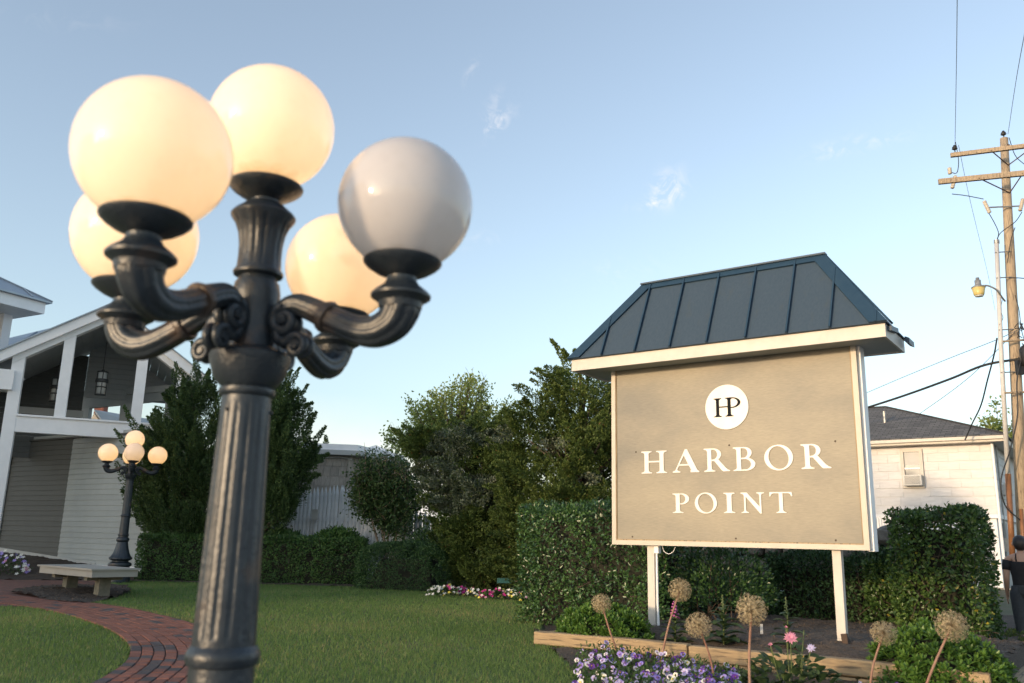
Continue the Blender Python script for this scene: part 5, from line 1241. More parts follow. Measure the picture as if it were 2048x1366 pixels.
for s_ in (-1, 1): MB().lathe([(.004, -.03), (.016, -.02), (.02, 0), (.016, .022), (.004, .03)], 10, c=(s_ * .087, .02, 1.545)).build("ear", MT['skin'], per, True)
MB().tube([(0, .10, 1.56), (0, .122, 1.525), (0, .105, 1.515)], [.012, .018, .012], 8).build("nose", MT['skin'], per, True)

# ------------------------------------------------------------------ vegetation helpers
def wob(p, s=1.0): return np.sin(p[:, 0] * 2.9 * s + 1.7 * np.sin(p[:, 1] * 2.3 * s)) * .5 + np.sin(p[:, 2] * 4.1 * s + p[:, 0] * 1.9 * s + 2.1 * np.sin(p[:, 1] * 3.1 * s)) * .5
def env_at(env, y):
    ys = [e[0] for e in env]; return np.interp(y, ys, [e[1] for e in env]), np.interp(y, ys, [e[2] for e in env])
def plume(p0, p1, r0, n, bend=.12):
    t = RNG.random(n) ** .85; d = p1 - p0; L = np.linalg.norm(d); d = d / L
    a = np.cross(d, rvec(1)[0]); a = a / np.linalg.norm(a); b = np.cross(d, a)
    sp_c = p0 + np.outer(t * L, d) + np.outer(np.sin(t * 3.0) * bend * L, a)
    prof = r0 * (np.minimum(1, (1 - t) * 1.15 + .03) ** .95) * (.6 + .4 * np.minimum(1, t * 4)) * (1 + .25 * np.sin(t * 17 + RNG.random() * 6))
    th = RNG.uniform(0, 2 * np.pi, n); rr = prof * RNG.random(n) ** .4
    radial = np.outer(np.cos(th), a) + np.outer(np.sin(th), b)
    pos = sp_c + radial * rr[:, None]; ax = norm(d * .75 + radial * .7 + rvec(n) * .45 + UP * .15)
    return pos, ax
def juniper(name, label, group, env, spires, Y, dY, n_pl, mat, lean, size=(.060, .028), rad_=(.17, .28), length=(.7, 1.2), tufts=430, patches=(), trunk=None, dir_out=.55, zr=(.45, .95), side=.25):
    cx = np.mean([(e[1] + e[2]) / 2 for e in env]); yb = env[-1][0]
    base = P(*(trunk or (cx, yb + 30)), Y); base[2] = 0.0
    T = empty(name, base, label, "tree", group)
    pos, ax, var = [], [], []
    y0, y1 = env[0][0], env[-1][0]; tips = []
    w = np.array([max(4, e[2] - e[1]) for e in env]); yy = np.linspace(y0, y1, 200); ww = np.interp(yy, [e[0] for e in env], w); cdf = np.cumsum(ww) / ww.sum()
    for k in range(n_pl):
        y = float(np.interp(random.random(), cdf, yy)); l, r = env_at(env, y); u = random.random(); x = l + (r - l) * u
        q = (x - (l + r) / 2) / max(1, (r - l) / 2); dd = dY * math.sqrt(max(0, 1 - q * q)) * random.uniform(-1, .5)
        p0 = P(x, y, Y + dd); out = np.array([q * dir_out + lean * .3, -.35 * (dd < 0) + random.uniform(-.25, .25), random.uniform(*zr)]) + np.array([random.uniform(-side, side), 0, 0]); out = out / np.linalg.norm(out)
        L = random.uniform(*length) * (.75 + .5 * random.random()); p0 = p0 - out * L * .55
        a, b = plume(p0, p0 + out * L, random.uniform(*rad_), tufts); base_v = random.uniform(-.24, .26)
        pos.append(a); ax.append(b); var.append(np.clip(RNG.random(len(a)) * .62 + .16 + base_v, .02, .90)); tips.append(p0)
    for (xa, ya, xb, yb2, r0, n_) in spires:
        a, b = plume(P(xa, ya, Y - .2), P(xb, yb2, Y - .2), r0, n_, .07); pos.append(a); ax.append(b); var.append(np.clip(RNG.random(len(a)) * .6 + .25, 0, .9)); tips.append(P(xa, ya, Y))
    pos, ax, var = np.concatenate(pos), np.concatenate(ax), np.concatenate(var)
    odd = RNG.random(len(pos)) < .006; var[odd] = 1.0
    n = len(pos)
    sel = np.zeros(n, bool)
    if patches:
        R_ = np.stack([pos @ AX_R, (pos - CAM) @ AX_U, (pos - CAM) @ AX_F], 1); X_ = 1024 + FPX * R_[:, 0] / R_[:, 2]; Y_ = 683 - FPX * R_[:, 1] / R_[:, 2]
        for (a, b, rx, ry) in patches: sel |= (((X_ - a) / rx) ** 2 + ((Y_ - b) / ry) ** 2 + .5 * wob(pos, 2.2)) < 1
        sel &= RNG.random(n) < .8
    ln = RNG.uniform(.7, 1.3, n) * size[0]
    leafmesh("foliage", pos[~sel], ax[~sel], rvec(n)[~sel], ln[~sel], size[1], mat, T, var[~sel])
    if sel.any(): leafmesh("berried_foliage", pos[sel], ax[sel], rvec(n)[sel], ln[sel] * .9, size[1] * 1.3, MT['juniperblue'], T, var[sel])
    tb = MB(); top = P((env[0][1] + env[0][2]) / 2, env[0][0], Y)
    tb.tube(catmull([base, base * .6 + top * .4 + np.array([.15, 0, 0]), top], 5), list(np.linspace(.16, .02, 11)), 8)
    for q in tips[::3]:
        f = min(.75, max(.05, (q[2] - .5) / max(.5, top[2]))); s_ = base + (top - base) * f * .8; tb.tube([s_, (s_ + q) / 2 + UP * .1, q], [.05, .03, .01], 5)
    tb.build("trunk", MT['bark'], T, True)
    return T
def shell_box(n, c, ax, L, W, H, round_=.12, depth=.07, faces=(1, 1, 1, 1, 1), amp=.05, dome=0.0):
    """points on a box-like clipped shrub: faces = front, back, left, right, top"""
    areas = np.array([L * H * faces[0], L * H * faces[1], W * H * faces[2], W * H * faces[3], L * W * faces[4]], float); f = RNG.choice(5, n, p=areas / areas.sum())
    u, v = RNG.uniform(-.5, .5, n), RNG.uniform(0, 1, n); q = RNG.uniform(-.5, .5, n)
    loc = np.zeros((n, 3)); nr = np.zeros((n, 3))
    for k, (X, Y, Z, N) in enumerate(((u, .5 + 0 * u, v, (0, 1, 0)), (u, -.5 + 0 * u, v, (0, -1, 0)), (-.5 + 0 * u, u, v, (-1, 0, 0)), (.5 + 0 * u, u, v, (1, 0, 0)), (u, q, 1 + 0 * u, (0, 0, 1)))):
        m = f == k; loc[m] = np.stack([X, Y, Z], 1)[m]; nr[m] = N
    # round the edges by pulling toward an inset core
    S = np.array([L, W, H]); pm = loc * S; half = np.array([L / 2, W / 2, H]); inset = np.stack([np.clip(pm[:, 0], -L / 2 + round_, L / 2 - round_), np.clip(pm[:, 1], -W / 2 + round_, W / 2 - round_), np.minimum(pm[:, 2], H - round_)], 1)
    d = pm - inset; dl = np.linalg.norm(d, axis=1, keepdims=True); nn = np.where(dl > 1e-6, d / np.maximum(dl, 1e-6), nr); pm = inset + nn * np.minimum(dl, round_)
    if dome: pm[:, 2] *= 1 - dome * ((pm[:, 0] / (L / 2)) ** 2 * .6 + (pm[:, 1] / (W / 2)) ** 2 * .4)
    A = np.array(ax); wp = c + pm @ A; wn = nn @ A
    wp = wp + wn * (amp * wob(wp, 1.6) + amp * .6 * wob(wp + 5, 4.0))[:, None] - wn * (RNG.exponential(depth, n).clip(0, depth * 3.5))[:, None]
    return wp, wn
def hedge(name, label, c, ax, L, W, H, n, size, mat, faces=(1, 1, 1, 1, 1), round_=.1, depth=.05, amp=.04, group=None, fold=.18, dome=0.0, twigs=60, core_in=.16, var_amp=.25, cat="hedge", shape=.55):
    c = np.asarray(c, float); T = empty(name, c, label, cat, group)
    wp, wn = shell_box(n, c, ax, L, W, H, round_, depth, faces, amp, dome)
    keep = (wob(wp * 1.0 + 3.3, 3.1) + .5 * wob(wp, 7.0)) > -.92 + .5 * RNG.random(n)          # thin spots
    wp, wn = wp[keep], wn[keep]; ns = max(20, n // 40)
    i_ = RNG.choice(len(wp), ns); sh = wp[i_] + (wn[i_] * .6 + UP * .5 + rvec(ns) * .3) * RNG.uniform(.01, .05, ns)[:, None]
    wp, wn = np.concatenate([wp, sh]), np.concatenate([wn, wn[i_]]); n = len(wp)
    axis = norm(wn * .55 + rvec(n) * .75 + UP * .25); nr = norm(wn + rvec(n) * .6)
    var = np.clip(RNG.random(n) * .7 + .12 + var_amp * wob(wp, 1.3), .02, .91); odd = RNG.random(n) < .012; var[odd] = 1.0
    leafmesh("leaves", wp, axis, nr, RNG.uniform(.7, 1.3, n) * size, size * RNG.uniform(.45, .62, n), mat, T, var, fold, shape)
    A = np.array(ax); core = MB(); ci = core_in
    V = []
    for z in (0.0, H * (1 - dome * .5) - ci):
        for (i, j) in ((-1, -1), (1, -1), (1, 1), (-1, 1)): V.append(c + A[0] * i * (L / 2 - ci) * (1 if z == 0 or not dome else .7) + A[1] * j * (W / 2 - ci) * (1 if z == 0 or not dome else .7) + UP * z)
    core.add(V, [(3, 2, 1, 0), (4, 5, 6, 7), (0, 1, 5, 4), (1, 2, 6, 5), (2, 3, 7, 6), (3, 0, 4, 7)]); core.build("dark_core", MT['core'], T)  # solid dark box added inside the hedge to block light through the leaves
    if twigs:
        tw_ = MB(); q, qn = shell_box(twigs, c, ax, L * .96, W * .96, H * .97, round_, depth, faces, amp * .5, dome)
        for k in range(twigs):
            d = norm(qn[k] * .25 + rvec(1)[0] * .8 + UP * .3); tw_.tube([q[k] - d * .14, q[k] + d * .12], [.005, .003], 4, cap=False)
        tw_.build("twigs", MT['bark'], T)["kind"] = "stuff"
    return T
def leafblob(parent, name, c, r, n, size, mat, hollow=.5, up=.3, var_amp=.2, squash=True, fold=.15, shape=.55, wid=.5):
    d = rvec(n); d[:, 2] = np.abs(d[:, 2]) if squash else d[:, 2]; rr = hollow + (1 - hollow) * RNG.random(n) ** .5
    pos = np.asarray(c, float) + d * np.asarray(r) * rr[:, None] * (1 + .14 * wob(d * 3 + np.asarray(c), 1.5))[:, None]
    ax = norm(d * .7 + rvec(n) * .6 + UP * up); var = np.clip(RNG.random(n) * .7 + .12 + var_amp * wob(pos, 3), .02, .91); var[RNG.random(n) < .015] = 1
    return leafmesh(name, pos, ax, norm(d + rvec(n) * .5), RNG.uniform(.7, 1.3, n) * size, size * wid, mat, parent, var, fold, shape)
def branch_tree(name, label, base, top, env, Y, dY, nb_, per, size, mat, barkmat, cat="tree", group=None, tr=.07, spread=.22, frac=.5, stems=None, wid=.55):
    T = empty(name, base, label, cat, group); tb = MB(); pos, ax = [], []
    y0, y1 = env[0][0], env[-1][0]; yy = np.linspace(y0, y1, 100); ww = np.interp(yy, [e[0] for e in env], [max(3, e[2] - e[1]) for e in env]); cdf = np.cumsum(ww) / ww.sum()
    roots = []
    if stems:
        for (a, b) in stems:
            tb.tube(catmull([a, (a + b) / 2 + np.array([random.uniform(-.06, .06), random.uniform(-.05, .05), 0]), b], 5), list(np.linspace(tr, tr * .55, 11)), 8); roots.append(b)
    else:
        tb.tube(catmull([base, base * .5 + top * .5 + np.array([.1, 0, 0]), top], 5), list(np.linspace(tr * 1.6, tr * .7, 11)), 8); roots = [top]
    for k in range(nb_):
        y = float(np.interp(random.random(), cdf, yy)); l, r = env_at(env, y); x = random.uniform(l, r); q = P(x, y, Y + random.uniform(-dY, dY))
        r0 = min(roots, key=lambda p: np.linalg.norm(p - q) + random.random() * .4); m = r0 * .45 + q * .55 + np.array([0, 0, -.12 * np.linalg.norm(q - r0)]) + rvec(1)[0] * .1
        c = catmull([r0, m, q], 6); tb.tube(c, list(np.linspace(tr * .4, .006, len(c))), 5, cap=False)
        d = q - r0; t = 1 - frac * RNG.random(per) ** 1.4; pts = np.stack([np.interp(t, np.linspace(0, 1, len(c)), c[:, j]) for j in range(3)], 1)
        pos.append(pts + RNG.normal(size=(per, 3)) * spread * (.35 + .65 * (1.15 - t))[:, None] * .8); ax.append(norm(d / np.linalg.norm(d) * .3 + rvec(per)))
        for s_ in range(3):
            i0 = random.randint(len(c) // 2, len(c) - 1); e_ = c[i0] + norm(d * .2 + rvec(1)[0] * .8 + UP * .5) * spread * 1.2; tb.tube([c[i0], e_], [.008, .003], 4, cap=False)
    pos, ax = np.concatenate(pos), np.concatenate(ax); n = len(pos)
    var = np.clip(RNG.random(n) * .8 + .08 + .15 * wob(pos, 1.5), .02, .92)
    leafmesh("crown", pos, ax, norm(rvec(n) + UP * .4), RNG.uniform(.7, 1.25, n) * size, size * wid, mat, T, var, .12)
    tb.build("trunk", barkmat, T, True); return T, pos, n

# ------------------------------------------------------------------ trees
G_J = "junipers behind the low hedge"
envA = [(765, 368, 398), (800, 350, 440), (850, 308, 470), (900, 268, 480), (950, 246, 480), (1000, 262, 480), (1040, 282, 475), (1062, 300, 462)]
spA = [(388, 790, 382, 684, .13, 700), (372, 775, 351, 724, .08, 320), (285, 880, 248, 812, .12, 500), (262, 905, 229, 860, .08, 300), (335, 870, 296, 834, .10, 400), (420, 800, 428, 738, .10, 350)]
juniper("juniper_tree", "dark green twisted juniper left of the foreground lamp, behind the distant lamp", G_J, envA, spA, 21.9, .9, 330, MT['juniper'], -.1, trunk=(400, 1100))
envB = [(765, 500, 572), (800, 480, 590), (850, 478, 606), (900, 478, 620), (940, 480, 618), (975, 482, 605), (1005, 490, 592), (1025, 505, 572)]
spB = [(575, 800, 601, 736, .10, 450), (590, 830, 616, 770, .10, 450), (600, 870, 632, 824, .11, 450), (615, 900, 651, 853, .11, 450), (615, 935, 657, 908, .12, 420), (600, 960, 640, 950, .14, 420), (560, 790, 580, 745, .10, 300)]
juniper("juniper_tree", "dark green juniper with pointed sprays right of the foreground lamp", G_J, envB, spB, 21.6, .9, 260, MT['juniper'], .15, trunk=(500, 1100))
G_K = "junipers beside the sign"
envC = [(850, 900, 1000), (875, 815, 1020), (900, 835, 1030), (950, 848, 1045), (1000, 858, 1050), (1050, 868, 1050), (1100, 885, 1060), (1145, 905, 1060), (1172, 925, 1060)]
spC = [(930, 850, 978, 812, .07, 300), (830, 890, 784, 856, .08, 350), (890, 860, 880, 825, .09, 300), (1000, 850, 1010, 815, .12, 350), (860, 900, 800, 885, .1, 300)]
juniper("juniper_shrub", "spreading juniper with pale grey berried sprays left of the sign", G_K, envC, spC, 19.6, 1.0, 380, MT['juniper2'], -.2, patches=[(900, 900, 50, 34), (880, 950, 55, 36), (960, 985, 60, 34), (905, 1000, 50, 26), (930, 870, 30, 20), (985, 880, 40, 20)], trunk=(990, 1170), rad_=(.15, .25), length=(.5, 1.0), zr=(.05, .65), dir_out=.8, side=.6, tufts=400)
envD = [(745, 1118, 1200), (780, 1080, 1290), (815, 1040, 1310), (850, 1005, 1320), (900, 1000, 1330), (1000, 1000, 1330), (1060, 1010, 1330), (1110, 1010, 1320), (1150, 1000, 1300), (1172, 1010, 1280)]
spD = [(1140, 745, 1102, 680, .10, 600), (1120, 770, 1070, 738, .09, 450), (1085, 800, 1090, 768, .14, 450), (1160, 740, 1150, 700, .14, 450), (1180, 730, 1190, 690, .15, 400), (1060, 825, 1050, 800, .12, 300), (1135, 720, 1128, 700, .08, 250)]
juniper("juniper_tree", "tall olive green juniper rising behind the sign's left side", G_K, envD, spD, 18.4, 1.1, 560, MT['juniper2'], -.1, trunk=(1150, 1180), rad_=(.16, .27), length=(.5, 1.05), zr=(.1, .75), dir_out=.7, side=.6, tufts=390, patches=[(1110, 890, 30, 16), (1000, 870, 30, 18), (1180, 960, 26, 12)])
bT = P(905, 1080, 30.0); bT[2] = 0
branch_tree("leafy_tree", "airy light green leafed tree rising behind the spreading juniper", bT, P(905, 905, 30), [(750, 945, 956), (775, 865, 1000), (800, 815, 1028), (830, 795, 1035), (860, 775, 1035), (885, 760, 1030), (905, 752, 1030)], 30.0, 1.3, 150, 80, .13, MT['lightleaf'], MT['bark'], spread=.34, frac=.45, tr=.09)
bT = P(1990, 1090, 34.0); bT[2] = 0
branch_tree("leafy_tree", "thin light green tree behind the utility pole and house", bT, P(1992, 900, 34), [(795, 1985, 2000), (815, 1965, 2012), (840, 1960, 2030), (860, 1940, 2040), (885, 1970, 2050), (930, 2000, 2050)], 34.0, .8, 46, 60, .17, MT['lightleaf'], MT['bark'], spread=.36, frac=.4, tr=.08)
bT = P(780, 1100, 21.9); bT[2] = 0.0
stems = []
for k in range(8):
    a = bT + np.array([random.uniform(-.22, .25), random.uniform(-.15, .15), 0]); b = P(735 + k * 12, random.uniform(985, 1020), 21.9 + random.uniform(-.3, .3)); stems.append((a, b))
branch_tree("crape_myrtle", "multi stemmed crape myrtle with reddish tips in front of the fence", bT, None, [(908, 735, 760), (918, 725, 806), (940, 706, 826), (965, 712, 842), (985, 700, 832), (1010, 716, 838), (1032, 730, 815), (1045, 742, 800), (1060, 790, 815)], 21.8, .6, 120, 110, .095, MT['myrtle'], MT['palebark'], cat="tree", tr=.035, spread=.30, frac=.6, stems=stems, wid=.5)
for (x, y, Yb, rr, lab) in ((2050, 1000, 40.0, (2.6, 2.0, 2.9), "dark leafy tree mass behind the utility pole's foot"), (2190, 985, 46.0, (4.2, 3.0, 3.6), "broad leafy tree beyond the street right of the house")):
    c = P(x, y, Yb); e = empty("leafy_tree", at(c, 0), lab, "tree"); leafblob(e, "crown", at(c, c[2] - .8), rr, 9000, .26, MT['boxhedge'], .35, squash=False); MB().tube([at(c, 0), at(c, c[2])], [.22, .12], 8).build("trunk", MT['bark'], e)
# tiny far spire between the juniper and the shed
ft = empty("juniper_tree", P(652, 900, 40) * [1, 1, 0], "tiny distant evergreen tip above the white shed roof", "tree")
a, b = plume(P(651, 900, 40), P(651, 872, 40), .16, 260, .05); leafmesh("foliage", a, b, rvec(len(a)), .10, .05, MT['juniper'], ft); MB().tube([P(652, 1050, 40), P(651, 890, 40)], .06, 6).build("trunk", MT['bark'], ft)

# ------------------------------------------------------------------ hedges and shrubs
hl, hr_ = G(262, 1161), G(722, 1170); d_ = hr_ - hl; Lh = np.linalg.norm(d_); d_ = d_ / Lh; nf_ = np.array([d_[1], -d_[0], 0])
hedge("clipped_hedge", "long low clipped hedge along the back of the lawn", (hl + hr_) / 2 - nf_ * .55, [d_, nf_, UP], Lh, 1.1, 1.08, 30000, .050, MT['boxhedge'], (1, .15, 1, 1, 1), depth=.06, amp=.035, twigs=260, core_in=.17)
rc = P(812, 1178, 19.4); rc[2] = 0
hedge("rounded_hedge", "dark rounded clipped evergreen mound right of the low hedge", rc + np.array([0, .5, 0]), [np.array([.97, -.24, 0]), np.array([-.24, -.97, 0]), UP], 2.15, 1.7, 1.02, 26000, .042, MT['darkhedge'], (1, .3, 1, 1, 1.4), round_=.42, depth=.035, amp=.03, dome=.12, twigs=0, core_in=.3, var_amp=.15)
for (x, y, w, h, Yb, lab) in ((560, 1075, .75, .34, 21.9, "low leafy bush top peeking over the hedge beside the lamp post"), (675, 1072, .68, .38, 21.7, "leafy bush top peeking over the hedge's right end")):
    c = P(x, y, Yb); e = empty("garden_bush", at(c, 0), lab, "bush"); leafblob(e, "leaves", at(c, .7), (w, .5, c[2] - .7 + .18), 5200, .085, MT['boxhedge'], .4); MB().tube([at(c, 0), at(c, .9)], .04, 6).build("stem", MT['bark'], e)
c = P(868, 1120, 21.2); e = empty("garden_bush", at(c, 0), "dark shaded bush between the crape myrtle and spreading juniper", "bush"); leafblob(e, "leaves", at(c, .15), (1.0, .6, 1.25), 9000, .07, MT['darkhedge'], .45); MB().tube([at(c, 0), at(c, .9)], .04, 6).build("stem", MT['bark'], e)
hedge("tall_hedge", "tall leafy clipped hedge just left of the sign", sp_(-.80, 0, -1.32), AXS, 2.34, 1.15, 1.63, 20500, .052, MT['privet2'], (1, .3, 1, .8, 1), round_=.16, depth=.08, amp=.055, twigs=150, core_in=.24)
# loose lower growth of that hedge under the sign
e = empty("loose_shrub", sp_(.75, 0, -1.7), "loose leafy shrub under the sign's left end", "bush"); leafblob(e, "leaves", sp_(.70, .35, -1.7), (.75, .55, .85), 4200, .052, MT['privet2'], .35)
tb = MB()
for k in range(16): tb.tube([sp_(.5 + random.uniform(-.2, .4), 0, -1.7), sp_(.6 + random.uniform(-.6, .7), random.uniform(.4, 1.0), -1.6 + random.uniform(-.3, .3))], [.012, .004], 5)
tb.build("stems", MT['bark'], e)
hedge("shaded_hedge", "dark shaded hedge low under the middle of the sign", sp_(1.95, 0, -3.75), AXS, 2.6, .9, 1.02, 14000, .052, MT['darkhedge'], (1, .2, .6, .6, 1), round_=.2, depth=.09, amp=.09, twigs=90, core_in=.24)
hedge("shaded_hedge", "low dark hedge before the stone wall, left of centre under the sign", sp_(-.05, 0, -3.75), AXS, 1.5, .9, .62, 6000, .052, MT['darkhedge'], (1, .2, .6, .6, 1), round_=.2, depth=.09, amp=.08, twigs=60, core_in=.24)
hedge("glossy_hedge", "tall glossy hedge with yellow flecked leaves right of the sign", sp_(3.13, -.02, -3.22), AXS, 1.06, 1.2, 1.62, 14000, .062, MT['euonymus'], (1, .3, 1, 1, 1), round_=.12, depth=.085, amp=.065, twigs=230, core_in=.24, fold=.22)
hedge("glossy_hedge", "lower dark hedge shoulder joining the glossy hedge on its left", sp_(2.42, -.02, -3.62), AXS, .7, .9, 1.0, 5000, .058, MT['euonymus'], (1, .3, 1, .3, 1), round_=.2, depth=.08, amp=.07, twigs=60, core_in=.22, fold=.22)
e = empty("low_conifer", G(2005, 1310, -.2), "low feathery juniper by the sidewalk beyond the timber bed", "bush")
pa, pb = [], []
for k in range(26):
    p0 = G(1995 + random.uniform(-10, 22), 1300, -.2) + np.array([0, random.uniform(-.3, .5), 0]); q = p0 + np.array([random.uniform(-.2, .35), random.uniform(-.3, .3), random.uniform(.08, .26)]); a, b = plume(p0, q, .10, 160); pa.append(a); pb.append(b)
pa, pb = np.concatenate(pa), np.concatenate(pb); leafmesh("foliage", pa, pb, rvec(len(pa)), .045, .016, MT['juniper2'], e)

# ------------------------------------------------------------------ raised timber bed
bed = empty("timber_bed", bedJ, "long weathered landscape timber edging of the raised bed before the sign", "edging")
def timber(p, q, z0, h, w, name="timber"):
    d = at(q - p, 0); L = np.linalg.norm(d); d = d / L; n = np.array([-d[1], d[0], 0]); c = at((p + q) / 2, z0 + h / 2) + n * w / 2
    bm = bmesh.new(); bmesh.ops.create_cube(bm, size=1.0)
    bmesh.ops.subdivide_edges(bm, edges=[e for e in bm.edges if abs(e.verts[0].co.x - e.verts[1].co.x) > .5], cuts=9)
    for v in bm.verts:
        v.co = Vector((v.co.z * h if False else v.co.x * L, v.co.y * w, v.co.z * h)); v.co.y += .006 * math.sin(v.co.x * 3.1 + z0 * 9); v.co.z += .004 * math.sin(v.co.x * 2.3 + 1)
    bmesh.ops.bevel(bm, geom=list(bm.edges), offset=.010, segments=1, affect='EDGES')
    me = bpy.data.meshes.new(name); bm.to_mesh(me); bm.free()
    # object space: z axis along the grain so the wood texture runs lengthwise
    Mx = Matrix.Identity(4)
    R_ = Matrix(((0, 0, 1), (0, 1, 0), (-1, 0, 0))).transposed()
    for v in me.vertices: v.co = Vector((v.co.z, v.co.y, v.co.x))
    me.flip_normals()
    o = link(name, me, MT['timber']); o.parent = bed; o.matrix_parent_inverse = Matrix.Translation(-Vector(bed.location))
    Mx = Matrix.Identity(4)
    for r in range(3): Mx[r][0], Mx[r][1], Mx[r][2], Mx[r][3] = UP[r], n[r], d[r], c[r]
    o.matrix_basis = Mx; return o
gap = norm(bedR - bedJ) * .012
timber(bedL, bedJ - gap * .3, .01, .135, .14); timber(bedJ + gap, bedR, 0.0, .14, .14)
timber(bedL + norm(bedJ - bedL) * .25 + NS * -.02, bedJ * .4 + bedR * .6 + NS * -.02, -.145, .138, .14); timber(bedJ * .4 + bedR * .6 + gap + NS * -.02, bedR + norm(bedR - bedJ) * .1 + NS * -.02, -.148, .138, .14)
timber(bedL - NS * .16 + US * .16, bedL - NS * 1.3 + US * .14, .0, .13, .13)
sd_ = bedR + norm(bedR - bedJ) * .16
timber(sd_ - NS * .15, sd_ - NS * 2.2, -.14, .135, .13); timber(sd_ - NS * .15, sd_ - NS * 2.2, -.29, .135, .13)
bed_poly = [tuple(p[:2]) for p in (bedL - NS * .10, bedJ - NS * .10, bedR - NS * .10, bedR - NS * 3.2, sp_(2.2, 0, -3.4), sp_(.3, 0, -3.4), bedL - NS * 1.6)]
def bed_z(x, y):
    t = -(NS[0] * (x - bedJ[0]) + NS[1] * (y - bedJ[1])); return .075 + .10 * smooth01(.1, 1.3, t) - .05 * smooth01(2.0, 3.4, t)
mulch_patch("bed_soil", bed_poly, bed_z, MT['soil'], .06, 0.0, .018)
def in_bed(n):
    xs, ys = np.array([p[0] for p in bed_poly]), np.array([p[1] for p in bed_poly]); x, y = RNG.uniform(xs.min(), xs.max(), n), RNG.uniform(ys.min(), ys.max(), n); k = inpoly(x, y, bed_poly); return x[k], y[k]
chips("bark_chips", 9000, in_bed, bed_z, .030, MT['chip'], "brown bark chips scattered over the raised bed soil")
def in_front(n):
    xs, ys = np.array([p[0] for p in front_poly]), np.array([p[1] for p in front_poly]); x, y = RNG.uniform(xs.min(), xs.max(), n), RNG.uniform(ys.min(), ys.max(), n); k = inpoly(x, y, front_poly); return x[k], y[k]
chips("bark_chips", 6000, in_front, gz, .030, MT['chip'], "dark mulch pieces around the pansies in front of the timbers")
def in_isl(n):
    x, y = RNG.uniform(mcx - 2.4, mcx + 2.4, n), RNG.uniform(mcy - 2.4, mcy + 2.4, n); k = inpoly(x, y, mulch_poly); return x[k], y[k]
chips("bark_chips", 5000, in_isl, mound_z, .045, MT['chip'], "dark mulch pieces on the island under the bench")
tag(MB().box(P(1523, 1258, 9.6), .03, .006, .10).build("plant_tag", MT['plasticwhite']), "small pale plant tag stuck in the bed soil", "tag")

def rosettes(name, label, c, rx, ry, rz, n_ros, leaf, mat, ax=None, lp=9):
    e = empty(name, c, label, "plant"); A = np.array(ax if ax is not None else [US, NS, UP]); d = rvec(n_ros); d[:, 2] = np.abs(d[:, 2]); S = np.array([rx, ry, rz])
    pc_ = d * S * (.86 + .14 * RNG.random(n_ros))[:, None]; nn = norm(d / S); pos, axx, nr = [], [], []
    pcw = c + pc_ @ A; nnw = nn @ A
    pcw += nnw * (.03 * wob(pcw, 6))[:, None]
    for k in range(n_ros):
        up_n = norm(nnw[k] * .7 + UP * .45 + rvec(1)[0] * .2); a = np.cross(up_n, rvec(1)[0]); a /= np.linalg.norm(a); b = np.cross(up_n, a); th = np.arange(lp) * 2.4 + random.random() * 6; tilt = np.linspace(.25, 1.0, lp)
        rad_d = np.outer(np.cos(th), a) + np.outer(np.sin(th), b); axk = norm(rad_d * tilt[:, None] + up_n * (1.15 - tilt)[:, None]); pos.append(np.repeat(pcw[k][None], lp, 0) + axk * .006); axx.append(axk); nr.append(norm(up_n - rad_d * .3 + rvec(lp) * .1))
    pos, axx, nr = np.concatenate(pos), np.concatenate(axx), np.concatenate(nr); n = len(pos); var = np.clip(np.tile(np.linspace(.95, .1, lp), n_ros) * .55 + RNG.random(n) * .4, 0, 1)
    leafmesh("leaves", pos, axx, nr, RNG.uniform(.75, 1.2, n) * leaf, leaf * .40, mat, e, var, .16, .66)
    cm = MB().lathe([(1, 0), (.95, .3), (.75, .62), (.4, .85), (.02, .93)], 20); V = c + (np.array(cm.v) * S * .86) @ A; mesh("dark_core", V, cm.f, MT['core'], e); return e  # solid dark dome added under the leaves, like the hedge cores
lc = P(1206, 1272, 9.95); lc[2] = .06
rosettes("evergreen_mound", "bright green leafy mound at the left end of the timber bed", lc, .56, .40, .36, 620, .062, MT['mound'])
rc2 = P(1868, 1356, 7.85); rc2[2] = -.06
rosettes("evergreen_mound", "large bright green leafy mound spilling over the timbers at right", rc2 - NS * .18, .60, .52, .50, 760, .064, MT['mound'])

